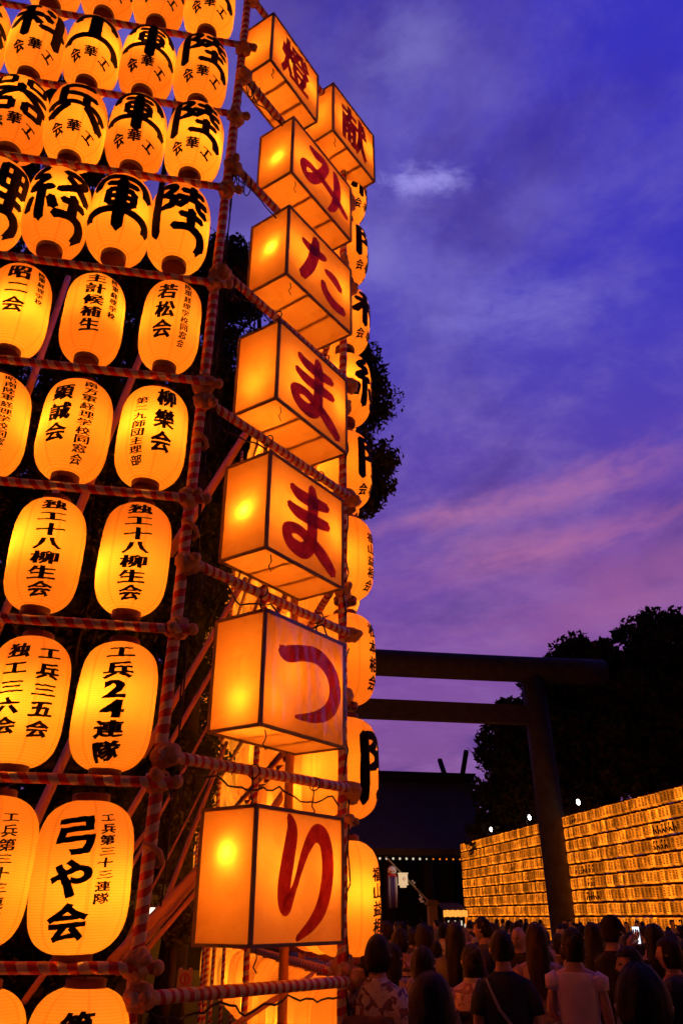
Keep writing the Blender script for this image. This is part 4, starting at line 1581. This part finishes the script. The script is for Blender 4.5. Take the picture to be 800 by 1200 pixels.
# ------------------------------------------------------------------ things in the dark behind the front wall
c = at_fw(226, 1105, 16)
hut = thing('site_hut', 'dim greenish hut wall and dark window behind the corner pole', 'hut', (c.x - .6, c.y + 1.5, 0), .2)
m = MB()
m.box((0, 0, 1.15), (3.4, 2.2, 2.3))
m.obj('wall', plain('hut_green', (.22, .26, .16), .8), hut)
m = MB()
m.box((0, 0, 2.36), (3.8, 2.6, .12))
m.obj('roof', M['wood_dark'], hut)
m = MB()
m.box((.5, -1.12, 1.25), (1.0, .05, .7))
m.obj('window', M['wire'], hut)
m = MB()
m.box((-.8, -1.12, .95), (.8, .05, 1.85))
m.obj('door', plain('hut_door', (.10, .07, .05)), hut)
c = at_fw(173, 1070, 11)
sg = thing('lit_sign', 'small white backlit notice board in the dark behind the corner pole', 'sign', (c.x, c.y, 0))
m = MB()
m.box((0, 0, c.z), (.18, .05, .12))
m.obj('sign_face', emit('notice_glow', (1, .86, .60), 2.4), sg)
m = MB()
m.tube([(0, .04, 0), (0, .04, c.z + .05)], .025, 8)
m.box((0, .035, c.z), (.20, .03, .14))
m.obj('post', M['wood_dark'], sg)
c = at_fw(217, 1147, 8.5)
bd = thing('notice_plaque', 'pale plaque with a ring mark standing behind the lowest bar', 'plaque', (c.x, c.y, 0))
m = MB()
m.box((0, 0, c.z), (.14, .03, .14))
m.ball((-.045, 0, c.z + .07), (.022, .015, .022), 8, 6)
m.ball((.045, 0, c.z + .07), (.022, .015, .022), 8, 6)
m.obj('board', plain('plaque_pale', (.55, .40, .28), .6), bd)
m = MB()
m.tube([(.042 * math.cos(q), -.019, c.z + .042 * math.sin(q)) for q in np.linspace(0, 2 * PI, 19)], .006, 5)
m.tube([(0, -.019, c.z - .03), (0, -.019, c.z + .03)], .006, 5)
m.obj('ring_mark', M['red_paper'], bd)
m = MB()
m.tube([(0, .03, 0), (0, .03, c.z)], .02, 8)
m.obj('stake', M['wood_dark'], bd)
for k in range(6):
    c = at_fw(236 + k * 12, 1160, 10.5 + k * .6)
    m = MB()
    m.tube([(0, 0, 0), (0, 0, 1.5)], .022, 8)
    o = m.obj('rope_stake', M['stripe_close'], None, True)
    o.location = (c.x, c.y, 0)
    tag(o, 'thin striped stake in the dark behind the lowest bar, one of a short row', 'stake', 'striped stakes behind the lowest bar')

# ------------------------------------------------------------------ people
def skin_body(pts, edges, radii):
    me = bpy.data.meshes.new('sk')
    me.from_pydata(pts, edges, [])
    o = link(bpy.data.objects.new('sk', me))
    md = o.modifiers.new('s', 'SKIN')
    md.use_smooth_shade = True
    for i, r in enumerate(radii):
        me.skin_vertices[0].data[i].radius = r if isinstance(r, tuple) else (r, r)
    me.skin_vertices[0].data[0].use_root = True
    o.modifiers.new('ss', 'SUBSURF').levels = 1
    bpy.context.view_layer.update()
    ev = o.evaluated_get(bpy.context.evaluated_depsgraph_get())
    m2 = ev.to_mesh()
    vs = [tuple(v.co) for v in m2.vertices]
    fs = [tuple(p.vertices) for p in m2.polygons]
    ev.to_mesh_clear()
    bpy.data.objects.remove(o)
    bpy.data.meshes.remove(me)
    return vs, fs


def head_pt(a, p, grow=0.0):
    """a: azimuth from the face (+Y) towards +X, p: polar angle from the crown; head centred on the origin"""
    x, y, z = math.sin(p) * math.sin(a), math.sin(p) * math.cos(a), math.cos(p)
    rx, ry, rz = .077 + grow, .094 + grow, .114 + grow
    X, Y, Z = x * rx, y * ry, z * rz
    if z < 0:
        X *= 1 - .30 * z * z
        if y < 0:
            Y *= 1 - .45 * z * z
    if not grow:
        def gz(cx, cz, sx, sz):
            return math.exp(-((x - cx) / sx) ** 2 - ((z - cz) / sz) ** 2) if y > 0 else 0
        Y += .024 * gz(0, -.16, .10, .13) + .010 * gz(0, .08, .08, .16)      # nose
        Y -= .010 * (gz(.36, .06, .17, .12) + gz(-.36, .06, .17, .12))       # eye sockets
        Y += .006 * gz(0, .24, .5, .09) + .007 * gz(0, -.48, .22, .08) + .010 * gz(0, -.80, .25, .14)
        if abs(y + .12) < .25 and abs(z + .03) < .28 and abs(x) > .8:
            X += math.copysign(.018 * (1 - abs(z + .03) / .28), x)           # ears
    return (X, Y, Z)


def grid_ball(fn, n, m, keep=None):
    vs, fs = [], []
    for j in range(m + 1):
        for k in range(n):
            vs.append(fn(2 * PI * k / n, PI * (j + .02) / (m + .04)))
    for j in range(m):
        for k in range(n):
            if keep and not keep(2 * PI * (k + .5) / n, PI * (j + .5) / m):
                continue
            a, b = j * n + k, j * n + (k + 1) % n
            fs.append((a, a + n, b + n, b))
    return vs, fs


def hand(w, d, side):
    """palm and five bent fingers growing from wrist w along direction d"""
    m = MB()
    d = Vector(d).normalized()
    sd = Vector((side, 0, 0))
    sd = (sd - d * sd.dot(d)).normalized()
    up = d.cross(sd) * side
    w = Vector(w)
    m.tube([w, w + d * .03, w + d * .09], [(.026, .018), (.040, .016), (.038, .013)], 8)
    for k, (o_, L) in enumerate(((-.028, .062), (-.010, .074), (.009, .070), (.027, .056))):
        b = w + d * .085 + sd * o_
        m.tube([b, b + d * L * .5 - up * .004, b + d * L * .8 - up * .018, b + d * L * .95 - up * .034], [.0095, .0088, .008, .006], 6)
    b = w + d * .03 - sd * .03
    m.tube([b, b - sd * .024 + d * .025 - up * .006, b - sd * .03 + d * .055 - up * .016], [.012, .0105, .008], 6)
    return m


ARMS = {'down': [(.205, -.02, 1.09), (.215, .06, .86)], 'bent': [(.215, -.02, 1.10), (.12, .20, 1.02)], 'photo': [(.20, .20, 1.22), (.07, .36, 1.44)],
        'high': [(.22, .22, 1.42), (.10, .34, 1.66)], 'hip': [(.23, -.03, 1.10), (.16, .16, .98)]}
_shapes = {}


def person(px, ytop, D, turn, label, hair='short', hcol='hair_black', top=('shirt', (.03, .03, .035)), bottom=('trousers', (.02, .02, .025)),
           arms=('down', 'down'), look=0.0, group=None, props=(), pos=None, height=None):
    if pos is None:
        q = at_fw(px, ytop, D)
        h = q.z
        x, y = q.x, q.y
    else:
        x, y = pos
        h = height
    away = math.atan2(y, x) - PI / 2
    root = thing('person', label, 'person', (x, y, 0), away + turn, group)
    s = h / 1.665
    root.scale = (s, s, s)
    # ---- body
    P, E, Rr = [], [], []

    def add(p, r, to=None):
        P.append(p)
        Rr.append(r)
        if to is not None:
            E.append((to, len(P) - 1))
        return len(P) - 1
    pel = add((0, 0, .93), (.125, .095))
    sp = add((0, .005, 1.10), (.115, .085), pel)
    ch_ = add((0, 0, 1.27), (.135, .095), sp)
    nk = add((0, .0, 1.40), (.058, .058), ch_)
    hd = add((0, .012, 1.50), (.052, .056), nk)
    add((0, .014, 1.56), (.04, .05), hd)
    wr = {}
    for sd, ar in ((-1, arms[0]), (1, arms[1])):
        e_, w_ = ARMS[ar]
        shn = add((sd * .155, 0, 1.345), .055, ch_)
        el_ = add((sd * e_[0], e_[1], e_[2]), .040, shn)
        wi = add((sd * w_[0], w_[1], w_[2]), .027, el_)
        wr[sd] = (Vector(P[wi]), Vector(P[wi]) - Vector(P[el_]), Vector(P[shn]), Vector(P[el_]))
        hp = add((sd * .085, 0, .86), .085, pel)
        kn = add((sd * .095, .01, .48), .056, hp)
        an = add((sd * .10, -.02, .09), .040, kn)
        add((sd * .11, .12, .035), .036, an)
    bv, bf = skin_body(P, E, Rr)
    mi = [0] * len(bf)
    cl, sl = math.cos(-look), math.sin(-look)
    HC = Vector((0, .018, 1.552))

    def turnh(p):
        return (HC.x + cl * p[0] - sl * p[1], HC.y + sl * p[0] + cl * p[1], HC.z + p[2])
    hv, hf = grid_ball(head_pt, 32, 24)
    b = len(bv)
    for f in hf:
        c = np.mean([hv[i] for i in f], axis=0)
        x_, z_ = c[0] / .077, c[2] / .114
        k = 0
        if c[1] > .05:
            if abs(abs(x_) - .36) < .15 and abs(z_ - .06) < .06:
                k = 1
            if abs(x_) < .24 and abs(z_ + .48) < .06:
                k = 2
        mi.append(k)
        bf.append(tuple(i + b for i in f))
    bv += [turnh(p) for p in hv]
    for sd in (-1, 1):
        w_, d_, _, _ = wr[sd]
        hm = hand(w_, d_, sd)
        b = len(bv)
        bv += hm.v
        bf += [tuple(i + b for i in f) for f in hm.f]
        mi += [0] * len(hm.f)
    o = mesh_obj('body', (bv, bf), [M['skin'], M['eye'], M['lip']], root, True)
    o.data.polygons.foreach_set('material_index', mi)
    # ---- hair
    if hair != 'bald':
        hm = MB()

        sd0 = random.random() * 6
        drop = {'short': .035, 'updo': .075, 'bob': .095, 'long': .40}[hair]
        NA, NV = 56, 26
        vv, ff = [], []
        for j in range(NV + 1):
            u = j / NV
            for k in range(NA):
                a = 2 * PI * k / NA
                g_ = .013 + .0010 * math.sin(23 * a + sd0 + 2 * math.sin(5 * u)) + .0007 * math.sin(47 * a + 4 * u) + .006 * noise.noise(Vector((a * 2, u * 4, sd0)))
                if u < .5:
                    p = PI / 2 * (u / .5) + .01
                    q = head_pt(a, p, g_)
                else:
                    w_ = (u - .5) / .5
                    q0 = head_pt(a, PI / 2, g_)
                    tap = 1 - (.30 if hair in ('short', 'updo') else (.26 if hair == 'bob' else -.02)) * w_ ** 1.6 + .05 * math.sin(w_ * PI)
                    ragged = .022 * math.sin(9 * a + sd0) * w_ * (drop > .1)
                    z_ = -drop * w_ - (.035 * w_ if hair in ('short', 'updo') and math.cos(a) < -.3 else 0) + ragged
                    back = -.045 * min(1, w_ * 2) if hair == 'long' else -.008 * w_
                    q = (q0[0] * tap, (q0[1] * tap if q0[1] < 0 else q0[1] * tap * .6) + back, z_)
                vv.append(q)
        for j in range(NV):
            for k in range(NA):
                a, u = 2 * PI * (k + .5) / NA, (j + .5) / NV
                ca = math.cos(a)
                if u > .5:
                    op = .12 if hair in ('short', 'updo') else .34
                    if ca > op:
                        continue
                elif ca > .25 and u > .34:
                    continue
                p0, p1 = j * NA + k, j * NA + (k + 1) % NA
                ff.append((p0, p0 + NA, p1 + NA, p1))
        hm.add([turnh(p) for p in vv], ff)
        if hair == 'updo':
            c = turnh((0, -.112, .02))
            hm.ball(c, (.064, .046, .052), 16, 12, .3)
            c = turnh((.03, -.10, .06))
            hm.ball(c, (.04, .036, .034), 12, 10, .3)
        hm.obj('hair', M[hcol], root, True)
    # ---- upper garment
    kind, colr = top[0], top[1]
    tm = colr if isinstance(colr, bpy.types.Material) else cloth(colr)
    ph = random.random() * 6
    g = MB()
    if kind == 'yukata':
        g.loft([(1.425, .062, .060, -.010, 0), (1.40, .10, .078, -.005, 0), (1.365, .165, .095, 0, 0), (1.30, .19, .108, 0, 0), (1.20, .175, .112, 0, 0), (1.0, .165, .110, 0, 0),
                (.85, .185, .125, 0, 0), (.5, .18, .13, 0, 0), (.12, .17, .13, 0, 0)], 26, .012, ph)
    elif kind == 'blouse':
        g.loft([(1.375, .115, .072, 0, 0), (1.365, .160, .090, 0, 0), (1.30, .178, .102, 0, 0), (1.22, .168, .104, 0, 0), (1.08, .142, .094, 0, 0), (1.0, .148, .098, 0, 0), (.90, .172, .112, 0, 0)], 28, .022, ph)
    elif kind == 'dress':
        g.loft([(1.39, .10, .07, 0, 0), (1.365, .155, .088, 0, 0), (1.28, .170, .10, 0, 0), (1.1, .150, .098, 0, 0), (.95, .185, .13, 0, 0), (.6, .22, .17, 0, 0), (.42, .24, .19, 0, 0)], 28, .025, ph)
    else:
        g.loft([(1.42, .066, .064, -.004, 0), (1.40, .10, .076, 0, 0), (1.37, .165, .094, 0, 0), (1.30, .190, .108, 0, 0), (1.2, .178, .112, 0, 0), (1.05, .160, .108, 0, 0), (.92, .172, .116, 0, 0), (.84, .178, .12, 0, 0)], 26, .016, ph)
    for sd in (-1, 1):
        w_, d_, sh_, el_ = wr[sd]
        sh2 = sh_ + Vector((-sd * .03, 0, -.005))
        if kind == 'yukata':
            mid = el_.lerp(w_, .55)
            g.tube([sh2, sh_.lerp(el_, .5), el_, mid], [.072, .078, .080, .085], 14)
            dn = Vector((0, 0, -1))
            a_, b_ = el_, mid
            q = [a_ + Vector((0, .025, 0)), b_ + Vector((0, .025, 0)), b_ + dn * .34 + Vector((0, .02, 0)), a_ + dn * .30 + Vector((0, .02, 0)),
                 a_ - Vector((0, .025, 0)), b_ - Vector((0, .025, 0)), b_ + dn * .34 - Vector((0, .02, 0)), a_ + dn * .30 - Vector((0, .02, 0))]
            g.add(q, [(0, 1, 2, 3), (7, 6, 5, 4), (0, 4, 5, 1), (1, 5, 6, 2), (2, 6, 7, 3), (3, 7, 4, 0)])
        elif kind == 'blouse':
            g.tube([sh2, sh_ + (el_ - sh_) * .15, sh_ + (el_ - sh_) * .38], [.062, .084, .062], 16)
        elif kind == 'dress':
            g.tube([sh2, sh_ + (el_ - sh_) * .2], [.06, .066], 14)
        elif kind == 'longsleeve':
            g.tube([sh2, sh_.lerp(el_, .5), el_, el_.lerp(w_, .5), el_.lerp(w_, .92)], [.068, .062, .054, .048, .042], 14)
        else:
            g.tube([sh2, sh_.lerp(el_, .4), sh_.lerp(el_, .75)], [.068, .068, .066], 14)
    g.obj('yukata' if kind == 'yukata' else ('dress' if kind == 'dress' else 'shirt'), tm, root, True)
    if kind == 'yukata':
        ob = MB().loft([(1.22, .180, .122, 0, 0), (1.20, .186, .128, 0, 0), (1.05, .180, .126, 0, 0), (.99, .178, .124, 0, 0)], 24, .006)
        ob.ball((.0, -.155, 1.13), (.13, .055, .075), 16, 10, .35)
        ob.ball((-.08, -.165, 1.17), (.10, .04, .06), 12, 8, .3)
        ob.ball((.08, -.165, 1.17), (.10, .04, .06), 12, 8, .3)
        ob.box((.0, -.155, 1.02), (.14, .03, .16))
        ob.obj('obi', cloth(top[2]), root, True)
    elif kind != 'dress':
        bt = MB()
        if bottom[0] == 'skirt':
            bt.loft([(.98, .150, .102, 0, 0), (.86, .178, .125, 0, 0), (.6, .20, .16, 0, 0), (.45, .22, .18, 0, 0)], 26, .03, ph)
        else:
            bt.loft([(.98, .152, .104, 0, 0), (.86, .178, .122, 0, 0), (.78, .17, .118, 0, 0)], 22, .006, ph)
            for sd in (-1, 1):
                bt.tube([(sd * .085, 0, .84), (sd * .095, .01, .48), (sd * .10, -.01, .10)], [.098, .078, .062], 14)
        bt.obj('skirt' if bottom[0] == 'skirt' else 'trousers', cloth(bottom[1]), root, True)
    for pr in props:
        if pr == 'cap':
            cm = MB()
            v_, f_ = grid_ball(lambda a, p: head_pt(a, p, .022), 28, 16, lambda a, p: math.cos(p) > .25)
            cm.add([turnh(p) for p in v_], f_)
            crown = cm.obj('cap', cloth((.012, .012, .014)), root, True)
            cm = MB()
            bvs = []
            for i in range(9):
                a = -.9 + 1.8 * i / 8
                bvs += [turnh((.095 * math.sin(a), .105 * math.cos(a), .036)), turnh((.105 * math.sin(a), .105 * math.cos(a) + .07 * math.cos(a * 1.3), .022))]
            cm.add(bvs, [(2 * i, 2 * i + 1, 2 * i + 3, 2 * i + 2) for i in range(8)])
            cm.obj('brim', cloth((.012, .012, .014)), crown, True)
        if pr == 'collar':
            MB().loft([(1.44, .064, .066, -.01, 0), (1.41, .075, .070, -.01, 0)], 20, 0).obj('collar', cloth((.55, .5, .48)), root, True)
        if pr == 'strap':
            MB().tube([(-.13, -.06, 1.375), (-.06, -.125, 1.2), (.06, -.13, 1.05), (.17, -.10, .88)], [(.018, .006)] * 4, 8).obj('bag_strap', cloth((.3, .26, .22)), root, True)
        if pr == 'ribbon':
            m_ = MB()
            m_.tube([(-.17, -.06, 1.02), (-.19, -.10, .9), (-.21, -.09, .70)], [(.016, .006)] * 3, 8)
            m_.ball((-.165, -.07, 1.03), (.03, .02, .025), 10, 8, .2)
            m_.tube([(.03, -.122, .99), (.035, -.128, .86), (.03, -.13, .80)], [(.006, .004)] * 3, 6)
            m_.obj('ribbon', cloth((.55, .42, .36)), root, True)
        if pr in ('phone', 'phone_left'):
            sd = 1 if pr == 'phone' else -1
            w_, d_, _, _ = wr[sd]
            c = w_ + d_.normalized() * .12
            wrld = root.matrix_basis
            ph_root = thing('mobile_phone', 'lit mobile phone held up by the %s' % label.split(' in ')[0].replace('person with ', 'person with '), 'phone', (0, 0, 0))
            Mx = Matrix.Translation(root.location) @ Matrix.Rotation(away + turn, 4, 'Z') @ Matrix.Scale(s, 4)
            ph_root.matrix_world = Matrix.Translation(Mx @ c) @ Matrix.Rotation(away + turn, 4, 'Z')
            pb = MB().box((0, .006, 0), (.072, .008, .148))
            pb.obj('phone_case', M['wire'], ph_root)
            pb = MB().box((0, .0005, 0), (.066, .002, .136))
            pb.obj('phone_screen', M['screen'], ph_root)
    return root


_cl = {}


def cloth(c):
    if isinstance(c, bpy.types.Material):
        return c
    k = tuple(round(v, 3) for v in c)
    if k not in _cl:
        _cl[k] = plain('cloth', k, .9, .18, 10, .1, .15)
    return _cl[k]


YU1 = cloth_pattern('yukata_cream', (.60, .54, .46), (.16, .10, .12), 17, .55)
YU2 = cloth_pattern('yukata_olive', (.20, .14, .06), (.03, .025, .02), 8, .56)
YU3 = cloth_pattern('yukata_pink', (.66, .52, .54), (.26, .14, .24), 16, .57)
STRP = band_mat('striped_shirt', (.03, .025, .025), (.45, .38, .34), 95)
person(441, 1097, 5.9, -.45, 'woman in cream floral yukata with dark hair, right beside the lowest corner lantern', 'bob', top=('yukata', YU1, (.16, .09, .05)), arms=('bent', 'bent'), look=-.2)
person(453, 1081, 11, .9, 'man in black with bare cheek showing, behind the woman in cream yukata', 'short', top=('shirt', (.015, .015, .018)))
person(467, 1089, 9, -.7, 'person in pale blouse lifting both hands to take a picture', 'bob', top=('longsleeve', (.40, .32, .26)), arms=('photo', 'photo'), look=-.3)
person(496, 1086, 8.6, -.1, 'man in black and white striped shirt', 'short', top=('shirt', STRP))
person(494, 1111, 6.2, -.15, 'person in olive patterned yukata with dark round hair', 'bob', top=('yukata', YU2, (.02, .02, .02)))
person(504, 1143, 3.3, .05, 'person with brown hair seen from behind, large at the bottom edge', 'bob', 'hair_brown', top=('shirt', (.025, .02, .018)))
person(532, 1082, 8.4, -.2, 'woman with long dark hair in grey top raising her hands', 'long', top=('shirt', (.10, .09, .085)), arms=('photo', 'photo'))
person(551, 1108, 6.8, -.25, 'woman in pink yukata with black obi and pinned-up hair', 'updo', top=('yukata', YU3, (.012, .012, .014)), look=-.35, props=('collar',))
person(566, 1076, 10, 1.35, 'tall man with thick dark hair seen in profile', 'short', top=('shirt', (.05, .045, .04)), look=.2)
person(586, 1092, 6.4, .1, 'man in navy tee shirt with a bag strap across his back', 'short', top=('shirt', (.022, .028, .055)), props=('strap',))
person(607, 1087, 10, PI - .5, 'bald man in black shirt facing the viewer', 'bald', top=('shirt', (.02, .018, .018)))
person(626, 1083, 7.5, -.05, 'woman with very long hair in beige dress seen from behind', 'long', 'hair_brown', top=('dress', (.34, .24, .19)))
person(668, 1089, 7.0, -.12, 'woman in white puff-sleeved blouse seen from behind', 'updo', top=('blouse', (.80, .68, .62)), bottom=('skirt', (.012, .012, .014)), arms=('bent', 'down'), look=-.3, props=('ribbon',))
person(693, 1083, 8.6, .0, 'woman with long dark hair beside the man holding a lit phone', 'long', top=('shirt', (.04, .035, .032)))
person(713, 1075, 7.8, -.55, 'man in black cap holding up a lit phone', 'short', top=('shirt', (.014, .013, .014)), arms=('photo', 'down'), props=('cap', 'phone_left'))
person(737, 1111, 6.3, PI - .9, 'girl in dark top turning her face back towards the viewer', 'bob', top=('shirt', (.05, .045, .045)), look=.3)
person(747, 1133, 2.9, .05, 'person with big dark head at the bottom edge raising one white-sleeved arm', 'short', top=('longsleeve', (.50, .42, .40)), arms=('photo', 'down'))
person(793, 1149, 3.3, .0, 'person with dark hair cut off by the bottom right corner', 'bob', top=('shirt', (.03, .025, .03)))
person(783, 1100, 6.9, 1.2, 'person in reddish top with face in profile near the right edge', 'bob', top=('shirt', (.25, .10, .10)))
person(765, 1084, 8.2, .1, 'woman with long dark hair and pale striped shoulders near the right edge', 'long', top=('shirt', STRP))

# the crowd beyond: a dozen figures, copied
base = []
kinds = [('short', ('shirt', (.02, .02, .024))), ('long', ('dress', (.30, .24, .20))), ('bob', ('yukata', YU1, (.05, .03, .03))), ('short', ('shirt', (.20, .18, .16))),
         ('updo', ('yukata', YU2, (.08, .03, .02))), ('bob', ('blouse', (.4, .34, .30))), ('short', ('longsleeve', (.05, .05, .06))), ('long', ('shirt', (.08, .07, .10)))]
WHO = ['short-haired person in dark shirt', 'long-haired woman in pale dress', 'woman in cream yukata', 'short-haired person in grey shirt', 'woman in olive yukata with hair pinned up',
       'bob-haired woman in pale blouse', 'person in dark long sleeves', 'long-haired person in dusky shirt']
spots = []
g = np.random.default_rng(3)
tries = 0
while len(spots) < 118 and tries < 6000:
    tries += 1
    px = 447 + 380 * g.random()
    D = 10.5 + 42 * g.random() ** 1.25
    q = at_fw(px, 1078, D)
    if q.x > FX - 1.0 or q.x < 1.6:
        continue
    if abs(q.x - 18.3) < 1.4 and abs(q.y - TY) < 1.4:
        continue
    if all((q.x - a) ** 2 + (q.y - b) ** 2 > .42 for a, b in spots):
        spots.append((q.x, q.y))
named = [o.location for o in S.objects if o.name.startswith('person')]
more, tries = [], 0
while len(more) < 30 and tries < 8000:
    tries += 1
    px, D = 425 + 400 * g.random(), 7.6 + 5.5 * g.random()
    q = at_fw(px, 1100, D)
    if q.x < 1.75:
        continue
    if all((q.x - o.x) ** 2 + (q.y - o.y) ** 2 > .20 for o in named) and all((q.x - a) ** 2 + (q.y - b) ** 2 > .24 for a, b in spots + more):
        more.append((q.x, q.y))
spots += more
for i, (x, y) in enumerate(spots):
    k = i % len(kinds)
    turn = float(g.normal() * .7) + (PI if g.random() < .15 else 0) if i < 118 else float(g.normal() * .45)
    h = (1.46 if i < 118 else 1.40) + .22 * float(g.random())
    lab = '%s in the dense crowd further down the approach' % WHO[k]
    if i < len(kinds):
        r = person(0, 0, 0, turn, lab, kinds[k][0], 'hair_black' if k % 3 else 'hair_brown', kinds[k][1], arms=random.choice([('down', 'down'), ('bent', 'down'), ('photo', 'photo')]),
                   group='crowd down the approach, ' + WHO[k], pos=(x, y), height=h)
        base.append(r)
    else:
        r = copy_tree(base[k])
        r.location = (x, y, 0)
        r.rotation_euler = (0, 0, math.atan2(y, x) - PI / 2 + turn)
        s = h / 1.665
        r.scale = (s, s, s)
